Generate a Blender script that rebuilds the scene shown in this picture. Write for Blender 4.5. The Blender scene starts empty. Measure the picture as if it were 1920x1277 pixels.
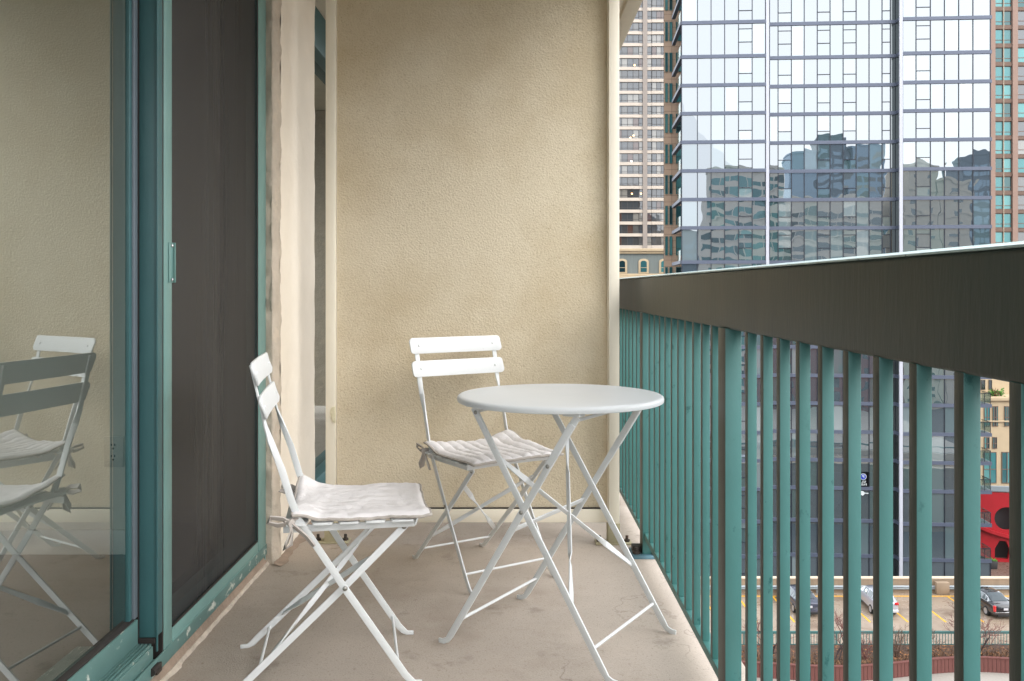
import bpy, bmesh, math, random
from mathutils import Vector, Matrix, noise as mnoise
R = math.radians
random.seed(7)
scene = bpy.context.scene
COL = scene.collection

# ------------------------------------------------------------------ camera, sky, sun, exposure
cam_d = bpy.data.cameras.new('camera'); cam = bpy.data.objects.new('camera', cam_d); COL.objects.link(cam)
cam.location = (0, 0, 1.02); cam.rotation_euler = (R(90), 0, 0)
cam_d.sensor_width = 36; cam_d.lens = 31.5; cam_d.shift_y = -0.0513
cam_d.clip_start = 0.02; cam_d.clip_end = 3000
scene.camera = cam

SUN_ELEV, SUN_AZ = 34, 128          # azimuth measured from +y (camera axis) towards +x
world = bpy.data.worlds.new('World'); scene.world = world; world.use_nodes = True
wn, wl = world.node_tree.nodes, world.node_tree.links
bg = wn['Background']
sky = wn.new('ShaderNodeTexSky'); sky.sky_type = 'NISHITA'; sky.sun_disc = False
sky.sun_elevation = R(SUN_ELEV); sky.sun_rotation = R(SUN_AZ)
sky.air_density = 1.0; sky.dust_density = 6.0; sky.ozone_density = 1.0
hs = wn.new('ShaderNodeHueSaturation'); hs.inputs['Saturation'].default_value = 0.22
wl.new(sky.outputs[0], hs.inputs['Color']); cm = wn.new('ShaderNodeMix'); cm.data_type = 'RGBA'; cm.inputs[0].default_value = .75   # cloud layer evens the sky out
wl.new(hs.outputs[0], cm.inputs[6]); cm.inputs[7].default_value = (7.6, 7.9, 8.3, 1); wl.new(cm.outputs[2], bg.inputs['Color'])
bg.inputs['Strength'].default_value = 0.15
sd = bpy.data.lights.new('sun', 'SUN'); sun = bpy.data.objects.new('sun', sd); COL.objects.link(sun)
sd.energy = 0.5; sd.angle = R(100); sd.color = (1, 0.96, 0.9)
e, a = R(SUN_ELEV), R(SUN_AZ)
sdir = Vector((math.cos(e)*math.sin(a), math.cos(e)*math.cos(a), math.sin(e)))
sun.rotation_euler = sdir.to_track_quat('Z', 'Y').to_euler(); sun.location = (20, 0, 60)
scene.view_settings.view_transform = 'Standard'; scene.view_settings.look = 'None'
scene.view_settings.gamma = 1; scene.view_settings.use_curve_mapping = False
scene.view_settings.exposure = 1.45
scene.cycles.max_bounces = 10; scene.cycles.diffuse_bounces = 8; scene.cycles.glossy_bounces = 5
scene.cycles.transparent_max_bounces = 12; scene.cycles.use_denoising = True
scene.cycles.caustics_reflective = False; scene.cycles.caustics_refractive = False

# ------------------------------------------------------------------ materials
def rgb(r, g, b):
    f = lambda c: (c/255/12.92) if c/255 <= .04045 else ((c/255+.055)/1.055)**2.4
    return (f(r), f(g), f(b), 1)

def pmat(name, col, rough=.6, metal=0.0, spec=.5, var=None, bump=None, bump2=None, col2=None, island=0.0,
         stain=None, roughvar=0.0, rvs=6, coat=0.0, stretch=(1, 1, 1), rnd=False):
    """var=(scale, amount, detail) mottles value; bump=(scale, distance, detail); stain=(scale, colour, lo, hi)"""
    m = bpy.data.materials.new(name); m.use_nodes = True
    N, L = m.node_tree.nodes, m.node_tree.links
    b = N['Principled BSDF']
    b.inputs['Roughness'].default_value = rough; b.inputs['Metallic'].default_value = metal
    b.inputs['Specular IOR Level'].default_value = spec
    if coat: b.inputs['Coat Weight'].default_value = coat; b.inputs['Coat Roughness'].default_value = .05
    col = tuple(col) if len(col) == 4 else (*col, 1)
    tc = N.new('ShaderNodeTexCoord'); mp = N.new('ShaderNodeMapping'); mp.inputs['Scale'].default_value = stretch
    L.new(tc.outputs['Object'], mp.inputs['Vector']); vec = mp.outputs[0]
    if rnd:
        oi_ = N.new('ShaderNodeObjectInfo'); sc_ = N.new('ShaderNodeMath'); sc_.operation = 'MULTIPLY'; sc_.inputs[1].default_value = 90
        L.new(oi_.outputs['Random'], sc_.inputs[0]); av_ = N.new('ShaderNodeVectorMath'); L.new(vec, av_.inputs[0]); L.new(sc_.outputs[0], av_.inputs[1]); vec = av_.outputs[0]
    cur = N.new('ShaderNodeRGB'); cur.outputs[0].default_value = col; cur = cur.outputs[0]
    def noise(sc, det=6, rg=.6):
        n = N.new('ShaderNodeTexNoise'); n.inputs['Scale'].default_value = sc; n.inputs['Detail'].default_value = det
        n.inputs['Roughness'].default_value = rg; L.new(vec, n.inputs['Vector']); return n.outputs['Fac']
    def remap(s, lo, hi, a, z):
        r = N.new('ShaderNodeMapRange'); r.inputs[1].default_value = lo; r.inputs[2].default_value = hi
        r.inputs[3].default_value = a; r.inputs[4].default_value = z; L.new(s, r.inputs[0]); return r.outputs[0]
    def mix(f, A, B, mode='MIX'):
        x = N.new('ShaderNodeMix'); x.data_type = 'RGBA'; x.blend_type = mode
        if isinstance(f, float): x.inputs[0].default_value = f
        else: L.new(f, x.inputs[0])
        for s, i in ((A, 6), (B, 7)):
            if isinstance(s, tuple): x.inputs[i].default_value = s
            else: L.new(s, x.inputs[i])
        return x.outputs[2]
    if var:
        f = noise(var[0], var[2] if len(var) > 2 else 6)
        f = remap(f, .3, .7, 1-var[1], 1+var[1]*.6)
        h = N.new('ShaderNodeHueSaturation'); L.new(cur, h.inputs['Color']); L.new(f, h.inputs['Value']); cur = h.outputs[0]
    if col2:
        f = remap(noise(col2[0], 5), .42, .62, 0, 1); cur = mix(f, cur, col2[1])
    if stain:
        for st in (stain if isinstance(stain[0], tuple) else (stain,)):
            f = remap(noise(st[0], 8, .65), st[2], st[3], 0, 1); cur = mix(f, cur, st[1])
    if island:
        g = N.new('ShaderNodeNewGeometry'); oi = N.new('ShaderNodeObjectInfo')
        ad = N.new('ShaderNodeMath'); ad.operation = 'ADD'; L.new(g.outputs['Random Per Island'], ad.inputs[0]); L.new(oi.outputs['Random'], ad.inputs[1])
        fr = N.new('ShaderNodeMath'); fr.operation = 'FRACT'; L.new(ad.outputs[0], fr.inputs[0])
        f = remap(fr.outputs[0], 0, 1, 1-island, 1+island)
        h = N.new('ShaderNodeHueSaturation'); L.new(cur, h.inputs['Color']); L.new(f, h.inputs['Value']); cur = h.outputs[0]
    L.new(cur, b.inputs['Base Color'])
    if roughvar:
        f = remap(noise(rvs, 6), .35, .65, max(.02, rough-roughvar), min(1, rough+roughvar)); L.new(f, b.inputs['Roughness'])
    last = None
    for bp in (bump, bump2):
        if bp:
            bn = N.new('ShaderNodeBump'); bn.inputs['Distance'].default_value = bp[1]; bn.inputs['Strength'].default_value = 1
            L.new(noise(bp[0], bp[2] if len(bp) > 2 else 4), bn.inputs['Height'])
            if last: L.new(last, bn.inputs['Normal'])
            last = bn.outputs[0]
    if last: L.new(last, b.inputs['Normal'])
    return m

def glass_mat(name, inside, refl, tint=(.95, .97, 1, 1), wave=None, rough=0.0, island=0.0, fres=1.5, alpha=0.0, curtain=None):
    """coated glass: a reflecting layer over whatever stands behind it (a dim room, or clear when alpha > 0)"""
    m = bpy.data.materials.new(name); m.use_nodes = True
    N, L = m.node_tree.nodes, m.node_tree.links
    N.remove(N['Principled BSDF']); out = N['Material Output']
    gl = N.new('ShaderNodeBsdfGlossy'); gl.inputs['Color'].default_value = tint; gl.inputs['Roughness'].default_value = rough
    df = N.new('ShaderNodeBsdfDiffuse'); df.inputs['Color'].default_value = (*inside[:3], 1)
    rnd = None
    if island or curtain or wave:
        g = N.new('ShaderNodeNewGeometry'); oi = N.new('ShaderNodeObjectInfo')
        ad = N.new('ShaderNodeMath'); ad.operation = 'ADD'; L.new(g.outputs['Random Per Island'], ad.inputs[0]); L.new(oi.outputs['Random'], ad.inputs[1])
        fr = N.new('ShaderNodeMath'); fr.operation = 'FRACT'; L.new(ad.outputs[0], fr.inputs[0]); rnd = fr.outputs[0]
    if curtain:
        rp = N.new('ShaderNodeValToRGB'); rp.color_ramp.interpolation = 'CONSTANT'
        el = rp.color_ramp.elements
        el[0].position = 0; el[0].color = (*inside[:3], 1); el[1].position = curtain[0][0]; el[1].color = (*curtain[0][1], 1)
        for p, c in curtain[1:]:
            x = el.new(p); x.color = (*c, 1)
        L.new(rnd, rp.inputs[0]); L.new(rp.outputs[0], df.inputs['Color'])
    base = df.outputs[0]
    if alpha:
        tr = N.new('ShaderNodeBsdfTransparent'); tr.inputs['Color'].default_value = (.93, .97, .95, 1)
        mx = N.new('ShaderNodeMixShader'); mx.inputs[0].default_value = alpha; L.new(base, mx.inputs[1]); L.new(tr.outputs[0], mx.inputs[2]); base = mx.outputs[0]
    fn = N.new('ShaderNodeFresnel'); fn.inputs['IOR'].default_value = fres
    mu = N.new('ShaderNodeMath'); mu.operation = 'MULTIPLY_ADD'; mu.use_clamp = True
    L.new(fn.outputs[0], mu.inputs[0]); mu.inputs[1].default_value = 1-refl if refl < .9 else .1; mu.inputs[2].default_value = refl
    fac = mu.outputs[0]
    if alpha:      # coating on the outer face only: the inner face of the sheet lets light straight out
        gb = N.new('ShaderNodeNewGeometry'); iv = N.new('ShaderNodeMath'); iv.operation = 'SUBTRACT'; iv.inputs[0].default_value = 1; L.new(gb.outputs['Backfacing'], iv.inputs[1])
        m2 = N.new('ShaderNodeMath'); m2.operation = 'MULTIPLY'; L.new(fac, m2.inputs[0]); L.new(iv.outputs[0], m2.inputs[1]); fac = m2.outputs[0]
    mx = N.new('ShaderNodeMixShader'); L.new(fac, mx.inputs[0]); L.new(base, mx.inputs[1]); L.new(gl.outputs[0], mx.inputs[2])
    L.new(mx.outputs[0], out.inputs[0])
    if wave:
        tc = N.new('ShaderNodeTexCoord'); sc = N.new('ShaderNodeMath'); sc.operation = 'MULTIPLY'; sc.inputs[1].default_value = 217
        L.new(rnd, sc.inputs[0]); va = N.new('ShaderNodeVectorMath'); va.operation = 'ADD'
        L.new(tc.outputs['Object'], va.inputs[0]); L.new(sc.outputs[0], va.inputs[1])
        n = N.new('ShaderNodeTexNoise'); n.inputs['Scale'].default_value = wave[0]; n.inputs['Detail'].default_value = 1; n.inputs['Roughness'].default_value = .3
        L.new(va.outputs[0], n.inputs['Vector'])
        bn = N.new('ShaderNodeBump'); bn.inputs['Distance'].default_value = wave[1]; bn.inputs['Strength'].default_value = 1
        L.new(n.outputs['Fac'], bn.inputs['Height']); L.new(bn.outputs[0], gl.inputs['Normal'])
    return m

def emat(name, col, s):
    m = bpy.data.materials.new(name); m.use_nodes = True; N, L = m.node_tree.nodes, m.node_tree.links
    e = N.new('ShaderNodeEmission'); e.inputs[0].default_value = (*col, 1); e.inputs[1].default_value = s
    L.new(e.outputs[0], N['Material Output'].inputs[0]); return m

M = {}
M['concrete_floor'] = pmat('concrete_floor', rgb(180, 168, 156), .85, var=(2.2, .12, 10), bump=(200, .0014, 5), bump2=(3, .004, 4),
                           stain=((5.5, rgb(130, 118, 106), .60, .76), (1.3, rgb(156, 141, 127), .50, .70), (34, rgb(120, 104, 90), .64, .78), (130, rgb(136, 122, 108), .56, .72)))
M['mortar'] = pmat('mortar', rgb(150, 132, 116), .9, var=(14, .25, 8), bump=(40, .004, 6))
M['chalk'] = pmat('chalk', rgb(190, 178, 163), .9, var=(20, .25, 8), bump=(60, .004, 6))
M['soffit'] = pmat('soffit', rgb(236, 226, 206), .9, var=(4, .1, 8), bump=(160, .0012, 4))
M['stucco'] = pmat('stucco', rgb(223, 210, 185), .9, spec=.2, var=(1.4, .05, 9), bump=(130, .0034, 3), bump2=(1.2, .004, 2),
                   stain=((1.1, rgb(202, 185, 154), .44, .66), (190, rgb(168, 146, 110), .54, .74)))
M['cream_paint'] = pmat('cream_paint', rgb(240, 232, 214), .45, var=(3, .05, 6), stain=(24, rgb(180, 160, 130), .72, .8))
M['wall_cream'] = pmat('wall_cream', rgb(238, 228, 212), .8, var=(2.5, .07, 8), bump=(30, .002, 6), bump2=(2.5, .006, 3), stain=(9, rgb(190, 172, 150), .68, .78))
M['wall_rough'] = pmat('wall_rough', rgb(190, 178, 162), .95, var=(12, .13, 9), bump=(26, .008, 8), stain=(10, rgb(196, 182, 164), .55, .62))
M['foam'] = pmat('foam', rgb(224, 216, 186), .8, bump=(40, .006))
M['teal'] = pmat('teal', rgb(75, 125, 122), .42, var=(7, .10, 8), stain=((34, rgb(40, 92, 90), .62, .68), (3, rgb(70, 122, 118), .48, .68), (90, rgb(130, 172, 166), .70, .76)), bump=(60, .0006), stretch=(1, 1, .55), rnd=True)
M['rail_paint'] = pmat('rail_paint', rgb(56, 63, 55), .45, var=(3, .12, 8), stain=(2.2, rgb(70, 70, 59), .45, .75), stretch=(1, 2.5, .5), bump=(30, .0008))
M['cap_highlight'] = pmat('cap_highlight', rgb(186, 208, 206), .25, var=(9, .12, 8), stain=(40, rgb(90, 120, 120), .62, .7))  # pale colour paints in the sky highlight along the rail's top edge
M['door_teal'] = pmat('door_teal', rgb(57, 97, 100), .4, var=(5, .10, 8), stain=(42, rgb(150, 165, 155), .76, .8), bump=(50, .0005))
M['screen_teal'] = pmat('screen_teal', rgb(108, 144, 139), .4, var=(6, .08, 8), stain=(50, rgb(150, 150, 130), .74, .8))
M['sill_teal'] = pmat('sill_teal', rgb(88, 122, 118), .5, var=(10, .14, 8), stain=(26, rgb(196, 200, 190), .58, .64), stretch=(6, .6, 1))
M['gasket'] = pmat('gasket', rgb(40, 34, 32), .6, var=(20, .3))
M['dark_metal'] = pmat('dark_metal', rgb(60, 52, 46), .55, var=(30, .3), stain=(30, rgb(110, 70, 50), .6, .7))
M['steel'] = pmat('steel', rgb(150, 148, 142), .35, metal=.9)
M['alu_grey'] = pmat('alu_grey', rgb(112, 122, 130), .45, metal=.3, var=(4, .1))
M['blue_plate'] = pmat('blue_plate', rgb(92, 128, 142), .5, var=(12, .2), stain=(20, rgb(130, 150, 150), .6, .7))
M['rust_plate'] = pmat('rust_plate', rgb(176, 168, 138), .7, var=(20, .2), stain=(26, rgb(120, 96, 62), .56, .66))
M['white_metal'] = pmat('white_metal', rgb(220, 222, 222), .42, spec=.4, var=(5, .03), bump=(90, .0002), stain=(48, rgb(176, 170, 160), .68, .74))
M['table_top'] = pmat('table_top', rgb(212, 215, 216), .36, spec=.4, var=(3, .02), roughvar=.05, bump=(70, .0003))
M['linen'] = pmat('linen', rgb(226, 222, 221), .95, spec=.1, var=(9, .03, 8), bump=(420, .0006, 3), bump2=(22, .005, 4))
M['linen_trim'] = pmat('linen_trim', rgb(184, 176, 168), .95, spec=.1, var=(30, .12), bump=(400, .0005))
M['tie'] = pmat('tie', rgb(186, 178, 171), .95, spec=.1, var=(30, .15))
M['plaster'] = pmat('plaster', rgb(226, 224, 214), .9, var=(2, .03))
M['white_trim'] = pmat('white_trim', rgb(225, 225, 220), .5)
M['outlet'] = pmat('outlet', rgb(205, 205, 198), .4)
M['outlet_dark'] = pmat('outlet_dark', rgb(50, 50, 48), .5)
M['wood_floor'] = pmat('wood_floor', rgb(70, 56, 46), .4, var=(6, .25, 6), stretch=(1, 8, 1))
M['clear_glass'] = glass_mat('clear_glass', (.1, .1, .1), .16, (.93, .97, .95, 1), fres=1.75, alpha=1.0)
M['door_glass'] = glass_mat('door_glass', (.02, .02, .02), .34, (.92, .96, .94, 1), fres=1.6, alpha=1.0, rough=.012)
M['tower_glass'] = glass_mat('tower_glass', (.05, .07, .083), .22, (.915, .955, 1, 1), wave=(.5, .0085), fres=1.4,
        curtain=[(.62, (.05, .085, .09)), (.80, (.08, .12, .13)), (.92, (.15, .19, .20))])
M['rail_glass'] = glass_mat('rail_glass', (.06, .10, .095), .02, (.8, .88, .86, 1), fres=1.12, alpha=.75)
M['city_glass'] = glass_mat('city_glass', (.05, .055, .06), .06, (.9, .93, .97, 1), wave=(.6, .006), fres=1.45,
        curtain=[(.35, (.05, .05, .05)), (.6, (.09, .09, .085)), (.78, (.20, .19, .17)), (.92, (.08, .045, .035))])
M['teal_glass'] = glass_mat('teal_glass', (.03, .10, .11), .05, (.6, .9, .92, 1), wave=(.6, .006), fres=1.45,
        curtain=[(.3, (.04, .16, .17)), (.6, (.08, .23, .23)), (.85, (.012, .03, .035))])
M['dark_glass'] = glass_mat('dark_glass', (.03, .035, .035), .12, (.85, .92, .95, 1), fres=1.45)
M['car_glass'] = glass_mat('car_glass', (.03, .04, .045), .01, (.9, .95, 1, 1), fres=1.45)
M['near_glass'] = glass_mat('near_glass', (.06, .065, .06), .45, (.9, .95, .92, 1), fres=1.5)
M['blue_glass'] = glass_mat('blue_glass', (.10, .17, .26), .15, (.7, .85, 1, 1), fres=1.45)
M['spandrel'] = pmat('spandrel', rgb(83, 90, 106), .4, metal=.2, var=(1, .06))
M['mullion'] = pmat('mullion', rgb(36, 41, 52), .4, metal=.3)
M['pier_white'] = pmat('pier_white', rgb(175, 177, 186), .4, var=(1, .04))
M['slab_grey'] = pmat('slab_grey', rgb(102, 107, 118), .6, var=(1, .05))
M['concrete_pale'] = pmat('concrete_pale', rgb(186, 175, 163), .85, var=(.5, .06, 8))
M['pier_stone'] = pmat('pier_stone', rgb(142, 133, 126), .85, var=(.8, .08, 8))
M['win_frame'] = pmat('win_frame', rgb(56, 53, 53), .5)
M['slate'] = pmat('slate', rgb(111, 118, 115), .7, var=(.9, .14, 6), stretch=(2.2, 1, .15))
M['stone_tan'] = pmat('stone_tan', rgb(178, 152, 130), .8, var=(.8, .1, 6))
M['joint'] = pmat('joint', rgb(80, 66, 56), .9)
M['stone_brown'] = pmat('stone_brown', rgb(142, 118, 106), .8, var=(.6, .06, 6))
M['band_brown'] = pmat('band_brown', rgb(109, 89, 78), .8, var=(.6, .06, 6))
M['limestone'] = pmat('limestone', rgb(181, 162, 133), .85, var=(.7, .08, 8))
M['red_paint'] = pmat('red_paint', rgb(158, 18, 30), .45, var=(.6, .1, 5))
M['asphalt'] = pmat('asphalt', (.05, .05, .052), .6, var=(.2, .2, 6))
M['deck_wet'] = pmat('deck_wet', rgb(142, 126, 110), .30, spec=.5, var=(.25, .10, 4), roughvar=.22, rvs=.3, stain=((.22, rgb(104, 86, 70), .5, .64),))
M['plaza_pale'] = pmat('plaza_pale', rgb(148, 143, 135), .5, var=(.4, .1, 8), roughvar=.2)
M['brick_paving'] = pmat('brick_paving', rgb(109, 87, 77), .5, var=(2.5, .25, 6), roughvar=.25)
M['parapet'] = pmat('parapet', rgb(140, 122, 102), .85, var=(1.2, .16, 8), stretch=(1.5, 1, .3))
M['coping'] = pmat('coping', rgb(188, 174, 153), .8, var=(1, .05))
M['galv'] = pmat('galv', rgb(144, 153, 159), .4, metal=.4, var=(2, .08))
M['yellow'] = pmat('yellow', rgb(226, 166, 12), .5, var=(4, .12))
M['teal_far'] = pmat('teal_far', rgb(60, 98, 96), .5)
M['low_wall'] = pmat('low_wall', rgb(175, 164, 148), .8, var=(.8, .1, 8))
M['redwood'] = pmat('redwood', rgb(98, 56, 50), .7, var=(3, .2, 6), stretch=(3, 3, .3))
M['mulch'] = pmat('mulch', rgb(66, 46, 34), .95, var=(6, .4, 8), bump=(10, .05, 6), stain=(4, rgb(150, 98, 52), .55, .65))
M['bark_dark'] = pmat('bark_dark', rgb(52, 40, 38), .9, var=(6, .3))
M['twig_red'] = pmat('twig_red', rgb(96, 56, 52), .9, var=(6, .3))
M['twig_brown'] = pmat('twig_brown', rgb(88, 68, 55), .9, var=(6, .3))
M['dry_leaf'] = pmat('dry_leaf', rgb(98, 70, 48), .9, island=.5)
M['green_leaf'] = pmat('green_leaf', rgb(70, 116, 36), .8, island=.3)
M['car_silver'] = pmat('car_silver', rgb(177, 179, 190), .3, metal=.5, coat=1)
M['car_dark'] = pmat('car_dark', rgb(66, 70, 84), .25, metal=.3, coat=1)
M['car_black'] = pmat('car_black', rgb(26, 26, 32), .15, coat=1)
M['tyre'] = pmat('tyre', rgb(28, 28, 28), .8)
M['rim'] = pmat('rim', rgb(190, 190, 194), .3, metal=.8)
M['lamp_red'] = pmat('lamp_red', rgb(180, 12, 20), .2, coat=1)
M['chrome'] = pmat('chrome', rgb(220, 222, 226), .15, metal=.9)
M['plate_white'] = pmat('plate_white', rgb(180, 180, 184), .5)
M['plate_blue'] = pmat('plate_blue', rgb(120, 170, 205), .5)
M['ink'] = pmat('ink', rgb(12, 12, 14), .6, spec=.05)
M['sign_blue'] = pmat('sign_blue', rgb(24, 48, 150), .4)
M['sign_white'] = pmat('sign_white', rgb(190, 196, 196), .5)
M['pot_black'] = pmat('pot_black', rgb(36, 35, 36), .6)
M['brick_red'] = pmat('brick_red', rgb(116, 60, 50), .85, var=(.6, .12, 6))
M['mirror_cream'] = pmat('mirror_cream', rgb(214, 206, 194), .85, var=(.3, .08, 6))
M['mirror_tan'] = pmat('mirror_tan', rgb(198, 188, 172), .85, var=(.3, .08, 6))
M['warm_bulb'] = emat('warm_bulb', (1, .55, .22), 4.0)
M['white_bulb'] = emat('white_bulb', (1, .95, .85), 4.0)

# screen mesh: fine woven wire, partly see-through
def screen_mat():
    m = bpy.data.materials.new('screen_mesh'); m.use_nodes = True; N, L = m.node_tree.nodes, m.node_tree.links
    b = N['Principled BSDF']; b.inputs['Base Color'].default_value = rgb(60, 58, 57); b.inputs['Roughness'].default_value = .55
    tc = N.new('ShaderNodeTexCoord'); prev = None
    for sc3, lo, hi in (((1, 150, .12), .88, 1.15), ((1, 11, .04), .90, 1.12), ((2, 2.5, 1.2), .86, 1.12)):  # vertical streaks in the colour stand in for the pickets' reflections
        mp = N.new('ShaderNodeMapping'); mp.inputs['Scale'].default_value = sc3; L.new(tc.outputs['Object'], mp.inputs[0])
        n = N.new('ShaderNodeTexNoise'); n.inputs['Scale'].default_value = 1; n.inputs['Detail'].default_value = 3; L.new(mp.outputs[0], n.inputs['Vector'])
        r = N.new('ShaderNodeMapRange'); r.inputs[1].default_value = .3; r.inputs[2].default_value = .7; r.inputs[3].default_value = lo; r.inputs[4].default_value = hi
        L.new(n.outputs['Fac'], r.inputs[0])
        if prev:
            q = N.new('ShaderNodeMath'); q.operation = 'MULTIPLY'; L.new(prev, q.inputs[0]); L.new(r.outputs[0], q.inputs[1]); prev = q.outputs[0]
        else: prev = r.outputs[0]
    hsv = N.new('ShaderNodeHueSaturation'); hsv.inputs['Color'].default_value = rgb(52, 51, 51); L.new(prev, hsv.inputs['Value']); L.new(hsv.outputs[0], b.inputs['Base Color'])
    tr = N.new('ShaderNodeBsdfTransparent'); tr.inputs[0].default_value = (.9, .9, .9, 1)
    mx = N.new('ShaderNodeMixShader'); mx.inputs[0].default_value = .3
    L.new(b.outputs[0], mx.inputs[1]); L.new(tr.outputs[0], mx.inputs[2]); L.new(mx.outputs[0], N['Material Output'].inputs[0])
    return m
M['screen_mesh'] = screen_mat()

def add_cracks(m, scale, colour, width, seed):
    N, L = m.node_tree.nodes, m.node_tree.links; b = N['Principled BSDF']; old = b.inputs['Base Color'].links[0].from_socket
    tc = N.new('ShaderNodeTexCoord'); n = N.new('ShaderNodeTexNoise'); n.inputs['Scale'].default_value = 3.5; n.inputs['Detail'].default_value = 8
    L.new(tc.outputs['Object'], n.inputs['Vector']); sb = N.new('ShaderNodeVectorMath'); sb.operation = 'MULTIPLY_ADD'
    L.new(n.outputs['Color'], sb.inputs[0]); sb.inputs[1].default_value = (.5, .5, .5); L.new(tc.outputs['Object'], sb.inputs[2])
    v = N.new('ShaderNodeTexVoronoi'); v.feature = 'DISTANCE_TO_EDGE'; v.inputs['Scale'].default_value = scale; L.new(sb.outputs[0], v.inputs['Vector'])
    r = N.new('ShaderNodeMapRange'); r.inputs[1].default_value = 0; r.inputs[2].default_value = width; r.inputs[3].default_value = .7; r.inputs[4].default_value = 0; L.new(v.outputs['Distance'], r.inputs[0])
    n2 = N.new('ShaderNodeTexNoise'); n2.inputs['Scale'].default_value = 1.7; n2.noise_dimensions = '4D'; n2.inputs['W'].default_value = seed; L.new(tc.outputs['Object'], n2.inputs['Vector'])
    r2 = N.new('ShaderNodeMapRange'); r2.inputs[1].default_value = .50; r2.inputs[2].default_value = .66; L.new(n2.outputs['Fac'], r2.inputs[0])
    q = N.new('ShaderNodeMath'); q.operation = 'MULTIPLY'; L.new(r.outputs[0], q.inputs[0]); L.new(r2.outputs[0], q.inputs[1])
    x = N.new('ShaderNodeMix'); x.data_type = 'RGBA'; L.new(q.outputs[0], x.inputs[0]); L.new(old, x.inputs[6]); x.inputs[7].default_value = colour; L.new(x.outputs[2], b.inputs['Base Color'])
add_cracks(M['concrete_floor'], 1.1, rgb(104, 90, 78), .004, 2.0)

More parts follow.
